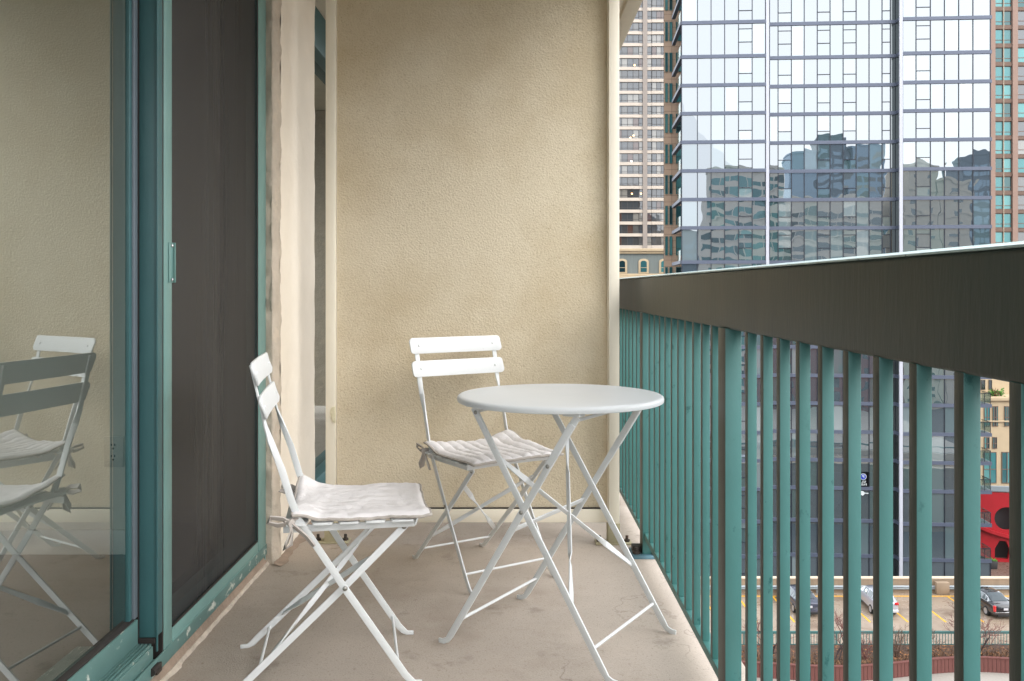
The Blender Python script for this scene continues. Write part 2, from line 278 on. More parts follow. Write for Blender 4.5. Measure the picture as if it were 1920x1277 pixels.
# ------------------------------------------------------------------ mesh helpers
class MB:
    def __init__(s): s.v = []; s.f = []; s.mi = []; s.m = 0
    def add(s, vs, fs):
        n = len(s.v); s.v += [tuple(x) for x in vs]; s.f += [tuple(i+n for i in f) for f in fs]; s.mi += [s.m]*len(fs); return s
    def box(s, x0, x1, y0, y1, z0, z1):
        return s.add([(x0,y0,z0),(x1,y0,z0),(x1,y1,z0),(x0,y1,z0),(x0,y0,z1),(x1,y0,z1),(x1,y1,z1),(x0,y1,z1)],
            [(0,3,2,1),(4,5,6,7),(0,1,5,4),(1,2,6,5),(2,3,7,6),(3,0,4,7)])
    def quad(s, a, b, c, d): return s.add([a, b, c, d], [(0,1,2,3)])
    def plate(s, q, n, t):
        q = [Vector(p) for p in q]; n = Vector(n).normalized(); r = [p-n*t for p in q]
        return s.add(q+r, [(0,1,2,3), (7,6,5,4)]+[(i, i+4, (i+1)%4+4, (i+1)%4) for i in range(4)])
    def sweep(s, pts, wds, w, t):
        """flat bar along pts; wds = width direction per point; w width (number or list), t thickness"""
        pts = [Vector(p) for p in pts]; n = len(pts); rings = []
        if isinstance(wds, (tuple, Vector)): wds = [wds]*n
        if not isinstance(w, (list, tuple)): w = [w]*n
        for i in range(n):
            tg = (pts[min(i+1, n-1)]-pts[max(i-1, 0)]).normalized()
            W = Vector(wds[i]); W = (W - tg*W.dot(tg)).normalized(); T = tg.cross(W)
            a, b = W*w[i]/2, T*t/2
            rings.append([pts[i]+a+b, pts[i]-a+b, pts[i]-a-b, pts[i]+a-b])
        vs = [v for r in rings for v in r]; fs = []
        for i in range(n-1):
            for k in range(4): fs.append((i*4+k, i*4+(k+1)%4, (i+1)*4+(k+1)%4, (i+1)*4+k))
        fs += [(3,2,1,0), tuple((n-1)*4+k for k in range(4))]
        return s.add(vs, fs)
    def tube(s, pts, r, n=8, caps=True):
        pts = [Vector(p) for p in pts]; m = len(pts)
        if not isinstance(r, (list, tuple)): r = [r]*m
        vs = []; ref = None
        for i in range(m):
            tg = (pts[min(i+1, m-1)]-pts[max(i-1, 0)]).normalized()
            if ref is None: ref = Vector((0,0,1)) if abs(tg.z) < .9 else Vector((1,0,0))
            A = (ref-tg*ref.dot(tg)).normalized(); B = tg.cross(A); ref = A
            for k in range(n):
                c = 2*math.pi*k/n; vs.append(pts[i]+A*math.cos(c)*r[i]+B*math.sin(c)*r[i])
        fs = [(i*n+k, i*n+(k+1)%n, (i+1)*n+(k+1)%n, (i+1)*n+k) for i in range(m-1) for k in range(n)]
        if caps: fs += [tuple(range(n-1, -1, -1)), tuple((m-1)*n+k for k in range(n))]
        return s.add(vs, fs)
    def disc(s, c, axis, r, h, n=12):
        axis = Vector(axis).normalized(); c = Vector(c)
        return s.tube([c, c+axis*h], r, n)
    def dome(s, c, axis, r, n=10):
        axis = Vector(axis).normalized(); c = Vector(c)
        return s.tube([c, c+axis*r*.35, c+axis*r*.6], [r, r*.8, r*.3], n)
    def prism(s, poly, y0, y1):
        """polygon in xz extruded along y"""
        n = len(poly); vs = [(x, y0, z) for x, z in poly]+[(x, y1, z) for x, z in poly]
        fs = [tuple(range(n)), tuple(range(2*n-1, n-1, -1))]+[(i, n+i, n+(i+1)%n, (i+1)%n) for i in range(n)]
        return s.add(vs, fs)
    def mesh(s, name):
        me = bpy.data.meshes.new(name); me.from_pydata(s.v, [], s.f); me.update(); return me
    def build(s, name, mats, parent=None, bevel=0, smooth=None, loc=None, seg=2, rot=None):
        me = s.mesh(name); mats = mats if isinstance(mats, (list, tuple)) else [mats]
        for k in mats: me.materials.append(M[k] if isinstance(k, str) else k)
        if len(mats) > 1: me.polygons.foreach_set('material_index', s.mi)
        bm = bmesh.new(); bm.from_mesh(me)
        bmesh.ops.recalc_face_normals(bm, faces=bm.faces)
        if bevel:
            es = [e_ for e_ in bm.edges if len(e_.link_faces) == 2 and e_.calc_face_angle(0) > .6]
            bmesh.ops.bevel(bm, geom=es, offset=bevel, segments=seg, affect='EDGES', profile=.5, clamp_overlap=True)
        bm.to_mesh(me); bm.free()
        o = bpy.data.objects.new(name, me); COL.objects.link(o)
        if parent is not None: o.parent = parent
        if loc is not None: o.location = loc
        if rot is not None: o.rotation_euler = rot
        if bevel or smooth:
            me.polygons.foreach_set('use_smooth', [True]*len(me.polygons))
            try: me.set_sharp_from_angle(angle=R(smooth or 35))
            except Exception: pass
        return o

def BX(*a): return MB().box(*a)
def tag(o, label=None, cat=None, group=None, kind=None):
    if label: o['label'] = label
    if cat: o['category'] = cat
    if group: o['group'] = group
    if kind: o['kind'] = kind
    return o
def empty(name, loc=(0,0,0), rz=0, label=None, cat=None, group=None):
    o = bpy.data.objects.new(name, None); COL.objects.link(o); o.location = loc; o.rotation_euler = (0, 0, rz)
    o.empty_display_size = .1
    return tag(o, label, cat, group)
def kids(o): return [c for c in bpy.data.objects if c.parent == o]
def copy_tree(o, parent=None):
    c = o.copy(); COL.objects.link(c)
    if parent is not None: c.parent = parent
    for ch in kids(o): copy_tree(ch, c)
    return c
def inst(me, name, parent, loc, rot=(0,0,0)):
    o = bpy.data.objects.new(name, me); COL.objects.link(o); o.parent = parent; o.location = loc; o.rotation_euler = rot; return o

GZ = -30.0     # street
DZ = -23.0     # parking deck / plaza
# ================================================================== GROUND
g = MB(); g.quad((-900,-900,GZ), (900,-900,GZ), (900,900,GZ), (-900,900,GZ))
tag(g.build('street_ground', 'asphalt'), 'dark wet asphalt street level far below the balcony', kind='structure')
g = BX(-45, 62, 57.9, 71.0, GZ+.01, DZ)
tag(g.build('parking_deck', 'deck_wet'), 'wet tan concrete parking deck with yellow bays', kind='structure')
g = BX(-45, 62, 6, 57.9, GZ+.01, DZ-.004)
tag(g.build('plaza_paving', 'plaza_pale'), 'pale paved terrace in front of the wooden planter', kind='structure')
g = BX(40, 80, 92, 116, GZ+.02, GZ+.14)
bp = tag(g.build('brick_pavement', 'brick_paving'), 'brown brick plaza strewn with fallen leaves', kind='structure')
# yellow bay lines
ln = empty('road_markings', (0, 0, DZ)); tag(ln, 'yellow painted parking bay lines on the deck', kind='structure')
MB().box(-20, 55, 69.75, 69.9, .004, .008).build('line', 'yellow', ln)
lm = MB().box(-.06, .06, 64.4, 69.7, .004, .008).mesh('line'); lm.materials.append(M['yellow'])
for i in range(-12, 9): inst(lm, 'line', ln, (25.75+2.72*i, 0, 0), (0, 0, 0))
# ================================================================== BALCONY SHELL
fb = MB().box(-.96, .63, -.9, 8.0, -.25, 0)
tag(fb.build('balcony_floor', 'concrete_floor', bevel=.006), 'worn stained concrete balcony floor', kind='structure')
cb = MB()
cb.box(-1.12, .54, -.9, 8.0, 2.41, 2.66); cb.box(.555, .63, -.9, 8.0, 2.40, 2.66); cb.box(.538, .557, -.9, 8.0, 2.425, 2.66)
tag(cb.build('ceiling_slab', 'soffit', bevel=.006), 'beige concrete slab of the balcony above with drip groove', kind='structure')
# step of mortar below the door and the ragged chalk edge
st = MB()
ys = [-.88+.06*i for i in range(72)]
pf = lambda y: -.903+.006*mnoise.noise((y*3, 0, 0))+.0015*mnoise.noise((y*23, 3, 0))
vs = []; fs = []
for i, y in enumerate(ys):
    x = pf(y); vs += [(-.96, y, .044), (-.912, y, .0435), (-.908+.5*(x+.903), y, .026), (x, y, .009), (x+.006, y, -.002)]
    if i:
        k = 5*i; fs += [(k-5+q, k-4+q, k+1+q, k+q) for q in range(4)]
st.add(vs, fs)
ms = st.build('mortar_sill', 'mortar'); tag(ms, 'brown mortar strip under the door track', kind='structure')
ed = MB(); vs = []; fs = []
for i in range(330):
    y = .6+.0085*i; x = pf(y); w = .0005+.010*max(0, mnoise.noise((y*9, 1, 7)))**1.5+.008*max(0, mnoise.noise((y*43, 1, 3)))**2
    vs += [(x-.002, y, .0115), (x+.003, y, .010+w*.4), (x+w+.007, y, .001)]
    if i: k = 3*i; fs += [(k-3, k-2, k+1, k), (k-2, k-1, k+2, k+1)]
ed.add(vs, fs); ed.build('mortar_edge', 'chalk', parent=ms)

# wall pier between the door and the neighbour's door
wp = empty('wall', (-.87, 3.30, 0)); tag(wp, 'cream plastered wall end with rough unpainted edge beside the screen door', 'wall', kind='thing')
def rough_face(name, mat, P, nu, nv, amp, fr):
    """P(u,v)->(point, normal) displaced by noise"""
    vs, fs = [], []
    for i in range(nu+1):
        for j in range(nv+1):
            p, n = P(i/nu, j/nv); p = Vector(p); d = mnoise.fractal(p*fr, 1, 2, 5)*amp
            vs.append(p+Vector(n)*d)
    for i in range(nu):
        for j in range(nv): fs.append((i*(nv+1)+j, (i+1)*(nv+1)+j, (i+1)*(nv+1)+j+1, i*(nv+1)+j+1))
    b = MB(); b.add(vs, fs); return b.build(name, mat, parent=wp, smooth=70)
MB().box(-.30, -.014, .014, .65, 0, 2.41).build('wall_core', 'wall_cream', wp)
rough_face('rough_edge', 'wall_rough', lambda u, v: ((-.10+.085*u, 0, 2.41*v), (0, -1, 0)), 10, 180, .010, 14)
rough_face('rough_corner', 'wall_rough', lambda u, v: ((-.0155+.0155*math.sin(u*1.57), .0155-.0155*math.cos(u*1.57)+.055*u*u, 2.41*v), (math.sin(u*1.57), -math.cos(u*1.57), 0)), 8, 180, .007, 16)
rough_face('plaster_face', 'wall_cream', lambda u, v: ((-.001, .0690+.585*u, 2.41*v), (1, 0, 0)), 24, 100, .004, 6)
rough_face('plaster_end', 'wall_cream', lambda u, v: ((-.001-.28*u, .652, 2.41*v), (0, 1, 0)), 6, 40, .003, 6)
# mortar skirt where the wall meets the floor
sk = MB(); vs = []; fs = []
for i in range(40):
    y = -.02+.69*i/39; w = .016+.02*mnoise.noise((y*14, 5, 0)); h = .012+.014*mnoise.noise((y*9, 9, 0))
    vs += [(-.003, y, max(.012, h)), (w*.5, y, .008), (w+.012, y, .0008)]
    if i: k = 3*i; fs += [(k-3, k-2, k+1, k), (k-2, k-1, k+2, k+1)]
sk.add(vs, fs); sk.build('mortar_skirt', 'mortar', wp)

# ================================================================== ROOM BEHIND THE GLASS
rm = BX(-6, -1.12, -3, 3.4, -.1, .012)
tag(rm.build('room_floor', 'wood_floor'), 'dark wood floor inside the room', kind='structure')
iw = empty('room_wall', (-3, 3.4, 0)); tag(iw, 'pale room wall seen through the sliding door', kind='structure')
MB().box(-3, 1.86, 0, .12, 0, 2.41).build('wall_face', 'plaster', iw)
MB().box(-3, 1.86, -.015, -.002, .012, .105).build('baseboard', 'white_trim', iw, bevel=.003)
w2 = MB().box(-6.1, -6, -3, 3.4, 0, 2.41).box(-6, -1.1, -3.1, -3, 0, .12).box(-2.4, -1.1, -3.1, -3, .12, 2.41).box(-6.1, -1.125, -3.1, 3.52, 2.42, 2.6)  # unseen opening added in the end wall to light the room
tag(w2.build('room_shell', 'plaster'), 'far walls and ceiling of the room with an added unseen opening for light', kind='structure')
ot = empty('wall_outlet', (-1.508, 3.398, .40)); tag(ot, 'small white double power outlet on the room wall behind the glass', 'outlet')
MB().box(-.036, .036, -.008, 0, -.058, .058).build('cover_plate', 'outlet', ot, bevel=.003)
for dz in (-.021, .021):
    s_ = MB().disc((0, -.008, dz), (0, -1, 0), .016, .002, 14).build('socket', 'outlet', ot)
    MB().box(-.008, -.004, -.0118, -.0105, .002, .010).box(.004, .008, -.0118, -.0105, .002, .010).disc((0, -.0103, -.008), (0, -1, 0), .004, .0012, 8).build('slot', 'outlet_dark', s_).location.z = dz

# ================================================================== SLIDING DOOR + FRAME
df = empty('patio_door', (-.95, 2.27, 0)); tag(df, 'dark teal framed sliding glass patio door on a grooved track', 'patio door')
def dpart(name, mat, x0, x1, y0, y1, z0, z1, bevel=.002):   # world coordinates in
    return MB().box(x0+.95, x1+.95, y0-2.27, y1-2.27, z0, z1).build(name, mat, df, bevel=bevel)
dpart('jamb', 'door_teal', -.965, -.9015, 2.270, 2.312, .134, 2.405)
dpart('jamb_edge', 'door_teal', -.9008, -.8965, 2.266, 2.2715, .10, 2.405, .001)
dpart('jamb_channel', 'gasket', -.93, -.903, 2.3125, 2.3200, .05, 2.405, 0)
dpart('gasket', 'gasket', -.966, -.9435, 2.262, 2.2685, .125, 2.405, 0)
dpart('gasket_foot', 'gasket', -.9435, -.903, 2.262, 2.2705, .122, .134, 0)
dpart('door_stile', 'alu_grey', -.962, -.944, 2.238, 2.2615, .19, 2.40)
dpart('stile_edge', 'door_teal', -.960, -.949, 2.222, 2.2375, .19, 2.40)
dpart('glass_pane', 'door_glass', -.963, -.957, -1.2, 2.2215, .186, 2.405, 0)
dpart('bottom_rail', 'sill_teal', -.966, -.940, -1.2, 2.253, .124, .187)
dpart('bottom_seal', 'gasket', -.962, -.944, -1.2, 2.24, .187, .192, 0)
dpart('track_base', 'sill_teal', -1.10, -.9065, -.9, 2.264, .045, .115)
for i in range(5):
    dpart('track_groove', 'sill_teal', -.955+i*.0098, -.9495+i*.0098, -.9, 2.262, .1135, .122, .001)
dpart('track_lower', 'sill_teal', -.955, -.903, -.9, 3.286, .0425, .062)
dpart('track_lip', 'sill_teal', -.9025, -.899, -.9, 3.286, .044, .082, .001)
dpart('fixed_pane', 'dark_glass', -.975, -.969, 2.33, 3.27, .14, 2.405, 0)
dpart('fixed_bottom_rail', 'door_teal', -.98, -.93, 2.322, 3.284, .062, .145)
dpart('end_jamb', 'screen_teal', -.98, -.9065, 3.286, 3.300, .0, 2.405)
MB().tube([(.052, -.04, .062), (.052, .0, .062)], .010, 12).build('roller', 'gasket', df)
MB().box(.0515, .060, -.02, .012, .046, .070).build('roller_clip', 'dark_metal', df, bevel=.003)

sc = empty('screen_door', (-.905, 2.314, .064)); tag(sc, 'dark mesh sliding screen door in a pale teal frame', 'screen door')
MB().box(-.014, .004, .007, .062, -.018, 2.33).build('stile', 'screen_teal', sc, bevel=.003)
MB().box(-.014, .004, .873, .968, -.018, 2.33).build('stile', 'screen_teal', sc, bevel=.003)
MB().box(-.013, .003, .0625, .8725, -.018, .053).build('bottom_rail', 'screen_teal', sc, bevel=.003)
MB().box(-.002, .0052, .066, .870, .012, .020).build('rail_ridge', 'screen_teal', sc, bevel=.001)
MB().box(-.013, .003, .0625, .8725, 2.26, 2.328).build('top_rail', 'screen_teal', sc, bevel=.003)
MB().quad((-.006, .06, .05), (-.006, .875, .05), (-.006, .875, 2.27), (-.006, .06, 2.27)).build('mesh_sheet', M['screen_mesh'], sc)
MB().tube([(.0005, .070, .0565), (.0005, .866, .0565)], .0032, 6).tube([(.0005, .8665, .06), (.0005, .8665, 2.25)], .003, 6).build('spline', 'gasket', sc)
hd = MB().box(.0042, .007, .034, .062, .970, 1.076).box(.007, .014, .059, .062, .970, 1.076).build('handle', 'screen_teal', sc, bevel=.001)
for z in (.978, 1.068): MB().dome((.0085, .050, z), (1, 0, 0), .005).build('screw', 'chrome', hd)
MB().box(-.012, -.001, -.002, .006, 1.0, 1.035).build('latch', 'dark_metal', sc, bevel=.002)
# neighbour's door past the wall pier
nb = empty('patio_door', (-.98, 4.0, 0)); tag(nb, 'glimpse of the next flat\'s glass door through the gap beside the partition', 'patio door')
MB().box(-.05, -.044, .02, 4, .08, 2.2).build('glass_pane', 'near_glass', nb)
MB().box(-.06, .02, .0, .05, 0, 2.40).box(-.06, .02, .05, 4, 0, .08).box(-.06, .02, .05, 4, 2.2, 2.40).build('frame', 'door_teal', nb, bevel=.003)

# ================================================================== PARTITION
PY = 3.58
pt = empty('partition_screen', (-.16, PY, 0)); tag(pt, 'tan pebbled privacy partition panel in a cream metal frame', 'partition')
def pp(name, mat, x0, x1, y0, y1, z0, z1, bevel=.002):
    return MB().box(x0+.16, x1+.16, y0, y1, z0, z1).build(name, mat, pt, bevel=bevel)
# pebbled panel, slightly buckled
vs = []; fs = []; nu, nv = 40, 70
for i in range(nu+1):
    for j in range(nv+1):
        x = -.703+1.085*i/nu; z = .138+2.22*j/nv
        vs.append((x+.16, .022+.004*mnoise.noise((x*2.2, z*1.6, 3)), z))
for i in range(nu):
    for j in range(nv): fs.append((i*(nv+1)+j, (i+1)*(nv+1)+j, (i+1)*(nv+1)+j+1, i*(nv+1)+j+1))
p_ = MB(); p_.add(vs, fs); p_.build('panel', 'stucco', pt, smooth=60)
MB().box(-.54, .54, .030, .036, .138, 2.36).build('panel_back', 'stucco', pt)
pp('frame_post', 'cream_paint', -.745, -.7055, 0, .05, .03, 2.408)
pp('frame_post', 'cream_paint', .3845, .4265, -.02, .04, .035, 2.408)
pp('frame_stop', 'cream_paint', .3815, .3842, .004, .02, .12, 2.36, 0)
pp('bottom_rail', 'cream_paint', -.7053, .3843, .004, .046, .082, .134)
pp('painted_shadow_strip', 'gasket', -.7050, .3840, .012, .040, .1342, .1385, 0)  # dark strip stands in for the shadow between panel and bottom rail
pp('top_rail', 'cream_paint', -.7053, .3843, .004, .046, 2.36, 2.408)
for x0, y0 in ((-.725, .025), (.405, .005)):
    pp('foot', 'rust_plate', x0-.024, x0+.024, y0-.03, y0+.03, .004, .085, .002)
    b_ = pp('base_plate', 'rust_plate', x0-.072, x0+.072, y0-.035, y0+.035, .0005, .006, .001)
    for dx in (-.055, .055):
        MB().disc((x0+.16+dx, y0, .006), (0, 0, 1), .012, .008, 6).disc((x0+.16+dx, y0, .014), (0, 0, 1), .006, .016, 8).build('bolt', 'dark_metal', b_)
fm = MB(); fo = [(.020*math.cos(t)*(1+.15*math.sin(3*t)), .036*math.sin(t)*(1+.12*math.cos(5*t))) for t in [i*math.pi/10-math.pi/2+math.pi for i in range(11)]]
fm.prism([(x-.545, z+.515) for x, z in fo], -.006, .004)
fm.build('foam_blob', 'foam', pt, bevel=.003)
MB().dome((.548, -.001, .11), (0, -1, 0), .005).build('screw', 'dark_metal', pt)

np_ = empty('partition_screen', (-.2, 7.0, 0)); tag(np_, 'grey stucco partition of the next balcony, glimpsed mirrored in its glass door', 'partition')
MB().box(-.72, .60, 0, .05, .10, 2.405).build('panel', 'wall_rough', np_)
MB().box(-.76, -.722, -.01, .06, .002, 2.405).box(.602, .64, -.01, .06, .002, 2.405).build('frame_post', 'cream_paint', np_)
# ================================================================== RAILING
rl = empty('balcony_railing', (.5, 3.0, 0)); tag(rl, 'teal metal balcony railing with square pickets and a broad dark top band', 'railing')
MB().box(0, .065, -3.9, 5, .924, 1.06).build('top_rail', 'rail_paint', rl, bevel=.007, seg=3)
MB().prism([(-.001, 1.0602), (-.001, 1.0632), (.066, 1.0722), (.066, 1.0602)], -3.9, 5).build('highlight_cap', 'cap_highlight', rl, bevel=.001)  # sloped cap added to carry the painted highlight line
MB().box(.001, .034, -3.9, 5, .068, .092).build('bottom_rail', 'teal', rl, bevel=.002)
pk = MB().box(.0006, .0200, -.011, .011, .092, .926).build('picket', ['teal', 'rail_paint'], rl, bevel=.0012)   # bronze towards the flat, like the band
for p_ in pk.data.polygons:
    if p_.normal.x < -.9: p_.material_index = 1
posts = [-.56, .77, 2.112, 3.427, 4.76, 6.1]
first = True
for k in range(-15, 62):
    y = .892+.1133*k
    if any(abs(y-p) < .095 for p in posts): continue
    if first: o = pk; first = False
    else: o = pk.copy(); COL.objects.link(o)
    o.location = (random.uniform(-.0006, .0006), y-3.0, 0)
for p in posts:
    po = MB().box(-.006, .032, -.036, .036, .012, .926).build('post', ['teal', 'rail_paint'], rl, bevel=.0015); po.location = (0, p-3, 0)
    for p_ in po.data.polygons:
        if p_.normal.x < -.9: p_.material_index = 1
    bpz = MB().box(-.045, .06, -.06, .055, .0005, .012).build('base_plate', 'blue_plate', po, bevel=.001)
    MB().box(.032, .046, -.05, .05, .012, .066).build('gusset', 'blue_plate', po, bevel=.001)
    MB().disc((-.028, -.028, .012), (0,0,1), .015, .010, 6).disc((-.028, -.028, .022), (0,0,1), .008, .014, 8).box(-.040, -.007, -.01, .03, .012, .035).build('bolt', 'dark_metal', po)

# ================================================================== BISTRO CHAIR
def seg(P, Q, t): return tuple(P[i]+(Q[i]-P[i])*t for i in range(3))
def make_chair(label):
    root = empty('folding_chair', (0,0,0), 0, label, 'chair', 'white folding bistro chairs')
    W = 'white_metal'
    Wd = .0178
    prof = [(.243,.006), (.224,.007), (.213,.014), (.2,.028), (.048,.257), (-.066,.437), (-.085,.487), (-.108,.565), (-.1335,.632), (-.1470,.672), (-.157,.715), (-.169,.765), (-.184,.828)]
    for sy in (1, -1):
        pts = [(f, sy*.168, z) for f, z in prof]; wd = []; ww = []
        for i, (f, z) in enumerate(prof):
            f0, z0 = prof[max(i-1,0)]; f1, z1 = prof[min(i+1,len(prof)-1)]
            n = Vector((-(z1-z0), 0, f1-f0)).normalized()
            tw = min(1, max(0, (z-.585)/(.69-.585)))
            n_ = n*math.cos(tw*1.5708)+Vector((0, sy, 0))*math.sin(tw*1.5708)
            wd.append(n_); ww.append(.011 if i == 0 else .012 if i == 1 else .017 if i == 2 else Wd)
        MB().sweep(pts, wd, ww, .005).build('upright', W, root, bevel=.001)
        lp = [(-.246,.006), (-.226,.007), (-.213,.014), (-.2,.027), (.048,.257), (.205,.410)]
        pts = [(f, sy*.148, z) for f, z in lp]
        MB().sweep(pts, [(-(.40), 0, .42)]*len(lp), [.011,.012,.017,Wd,Wd,Wd], .005).build('leg', W, root, bevel=.001)
        MB().sweep([(-.105, sy*.158, .412), (.225, sy*.158, .414)], (0, 0, 1), .018, .005).build('seat_rail', W, root, bevel=.001)
        for (f, y, z) in ((.048, .171, .258), (.198, .152, .403)):
            MB().dome((f, sy*y, z), (0, sy, 0), .0065).build('rivet', 'steel', root)
    MB().tube([(.182, -.168, .056), (.182, .168, .056)], .004).build('crossbar', W, root, smooth=40)
    MB().tube([(-.166, -.148, .056), (-.166, .148, .056)], .004).build('crossbar', W, root, smooth=40)
    a = Vector((.72, 0, .69)); nrm = Vector((-.69, 0, .72))
    lo, hi = Vector((-.13, 0, .098)), Vector((.135, 0, .342))
    for sg in (1, -1):
        P = Vector((lo.x, -sg*.144, lo.z)); Q = Vector((hi.x, sg*.144, hi.z)); off = nrm*.003*sg
        pts = [P+(Q-P)*t+off for t in (0, .06, .2, .34, .5, .66, .8, .94, 1)]
        wd = [a, a, a*.85+nrm*.3, a*.1+nrm, nrm, a*.1+nrm, a*.85+nrm*.3, a, a]
        MB().sweep(pts, wd, [.016,.017,.018,.014,.013,.014,.018,.017,.016], .0035).build('brace', W, root, bevel=.0008)
    for i in range(5):
        f0 = -.102+.0655*i; wds = .058 if i < 4 else .066
        b = MB(); vs = []; fs = []; n = 12
        for j in range(n+1):
            y = -.186+.372*j/n; c = .004*(1-(y/.186)**2); r = .006 if j in (0, n) else 0
            for z in (.4245, .430): vs += [(f0+r, y, z+c), (f0+wds-r, y, z+c)]
            if j: k = 4*j; fs += [(k-4,k-3,k+1,k), (k-2,k,k+0,k-2)][:1] + [(k-2,k+2,k+3,k-1), (k-4,k,k+2,k-2), (k-3,k-1,k+3,k+1)]
        fs += [(0,2,3,1), (4*n, 4*n+1, 4*n+3, 4*n+2)]
        b.add(vs, fs); b.build('seat_slat', W, root, bevel=.0012)
    MB().sweep([(.228, -.186, .426), (.232, -.09, .430), (.233, 0, .431), (.232, .09, .430), (.228, .186, .426)], (.35, 0, 1), .024, .004).build('seat_lip', W, root, bevel=.001)
    for zc, fo in ((.806, -.1755), (.722, -.1555)):
        vs = []; fs = []; us = [-.197, -.195, -.190, -.183]+[-.15+.03*i for i in range(11)]+[.183, .190, .195, .197]; n = len(us)-1
        for j, y in enumerate(us):
            cv = .004*(y/.197)**2; e_ = abs(y)-.183; h = .029-(.014-math.sqrt(max(0, .014**2-e_*e_)) if e_ > 0 else 0)
            for dx in (0, .006): vs += [(fo+.004+cv+dx, y, zc-h), (fo+.004+cv+dx-.014, y, zc+h)]
            if j: k = 4*j; fs += [(k-4,k,k+1,k-3), (k-2,k-1,k+3,k+2), (k-4,k-2,k+2,k), (k-3,k+1,k+3,k-1)]
        fs += [(0,1,3,2), (4*n, 4*n+2, 4*n+3, 4*n+1)]
        b = MB(); b.add(vs, fs); sl = b.build('backrest_slat', W, root, bevel=.0014, seg=2)
        for y in (-.16, .16):
            MB().dome((fo+.004+.003+.006-.008, y, zc), (1, 0, 0), .006).build('rivet', W, sl)
    return root
C1 = (-.500, 2.43, 0); A1 = R(10)
C2 = (-.117, 3.26, 0); A2 = math.atan2(-.839, .545)
chair = make_chair('white folding bistro chair by the screen door, its back to the wall')
chair.location = C1; chair.rotation_euler.z = A1
chair2 = copy_tree(chair); chair2['label'] = 'white folding bistro chair behind the table in front of the tan partition'
chair2.location = C2; chair2.rotation_euler.z = A2

def seat_pad(loc, rz, label, hfun, seed, quilt):
    root = empty('seat_cushion', loc, rz, label, 'cushion', 'quilted seat pads')
    n = 54; top = []; bot = []
    f0, f1, w = -.085, .262, .182
    def ph(u, v):
        f = f0+(f1-f0)*u; y = -w+2*w*v
        edge = min(u, 1-u, v, 1-v)
        th = .011*min(1, (edge/.05+.3))
        q = abs(math.sin(math.pi*v*9))**.4
        th *= 1-quilt+quilt*q
        h = hfun(u, v)+.0035*mnoise.noise((u*4+seed, v*4, 0))+.0024*mnoise.noise((u*13+seed, v*13, 2))+.0012*mnoise.noise((u*30+seed, v*24, 2))
        f += .008*mnoise.noise((v*4, seed, 1)); y += .007*mnoise.noise((u*4, seed, 5))
        return f, y, h, th
    for i in range(n+1):
        for j in range(n+1):
            f, y, h, th = ph(i/n, j/n); top.append((f, y, h+th)); bot.append((f, y, h))
    vs = top+bot; N_ = (n+1)**2; fs = []
    for i in range(n):
        for j in range(n):
            a = i*(n+1)+j; b = a+1; c = a+n+2; d = a+n+1
            fs += [(a, d, c, b), (a+N_, b+N_, c+N_, d+N_)]
    rim = [j for j in range(n+1)]+[i*(n+1)+n for i in range(1, n+1)]+[n*(n+1)+j for j in range(n-1, -1, -1)]+[i*(n+1) for i in range(n-1, 0, -1)]
    for k in range(len(rim)):
        a, b = rim[k], rim[(k+1)%len(rim)]; fs.append((a, b, b+N_, a+N_))
    m = MB(); m.add(vs, fs); m.build('pad', 'linen', root, smooth=60)
    pts = [Vector(top[k])*.5+Vector(bot[k])*.5 for k in rim]+[Vector(top[rim[0]])*.5+Vector(bot[rim[0]])*.5]
    MB().tube(pts, .0042, 6, caps=False).build('piping', 'linen_trim', root, smooth=60)
    for sy in (1, -1):
        c = Vector((-.088, sy*.178, .433))
        T = MB()
        loops = [[(0,0,0), (-.018,.004,.012), (-.046,.006,.016), (-.052,.006,.004), (-.028,.004,-.004), (0,0,-.002)],
                 [(0,0,0), (.004,.010,-.02), (-.006,.016,-.045), (-.012,.014,-.062), (.004,.012,-.052), (.008,.008,-.02), (0,0,0)],
                 [(0,0,0), (.02,.010,-.014), (.042,.012,-.034), (.06,.012,-.058)],
                 [(.02,-.012,.004), (.004,-.002,.004), (-.012,.006,.0)]]
        for lp in loops:
            T.sweep([c+Vector((x, sy*y, z)) for x, y, z in lp], (0, sy*.6, .8), .014, .004)
        T.tube([c+Vector((-.006, sy*-.006, 0)), c+Vector((.006, sy*.008, 0))], .010, 8)
        T.build('tie', 'tie', root, smooth=50)
    return root
ss = lambda a, b, x: (lambda t: t*t*(3-2*t))(min(1, max(0, (x-a)/(b-a))))
def h_front(u, v):     # pad on the chair by the door: back corners lifted, near edge (v=0) drooping
    h = .4365
    h += .020*(1-ss(0, .32, u))*(.35+.65*abs(2*v-1)**1.5) + .020*(1-ss(0, .16, u))*(v > .5)*(2*v-1)
    h -= .010*ss(.75, 0, v)*ss(.1, .4, u)*(1-ss(.7, 1, u)) + .006*(1-ss(0, .1, v))
    h += .008*ss(.82, 1, u)*ss(.2, 0, v)
    return max(h, .435)
def h_back(u, v):
    h = .4365+.024*(1-ss(0, .30, u))*(.3+.7*abs(2*v-1)) + .014*ss(.72, .98, v)*(1-ss(.4, .9, u))
    h += .013*math.exp(-((u-.86)/.10)**2-((v-.28)/.16)**2) + .008*math.exp(-((u-.9)/.1)**2-((v-.66)/.1)**2)
    return max(h, .435)
seat_pad(C1, A1, 'grey quilted seat pad on the chair by the screen door', h_front, 2.3, .18)
seat_pad(C2, A2, 'grey quilted seat pad on the chair behind the table', h_back, 8.1, .6)

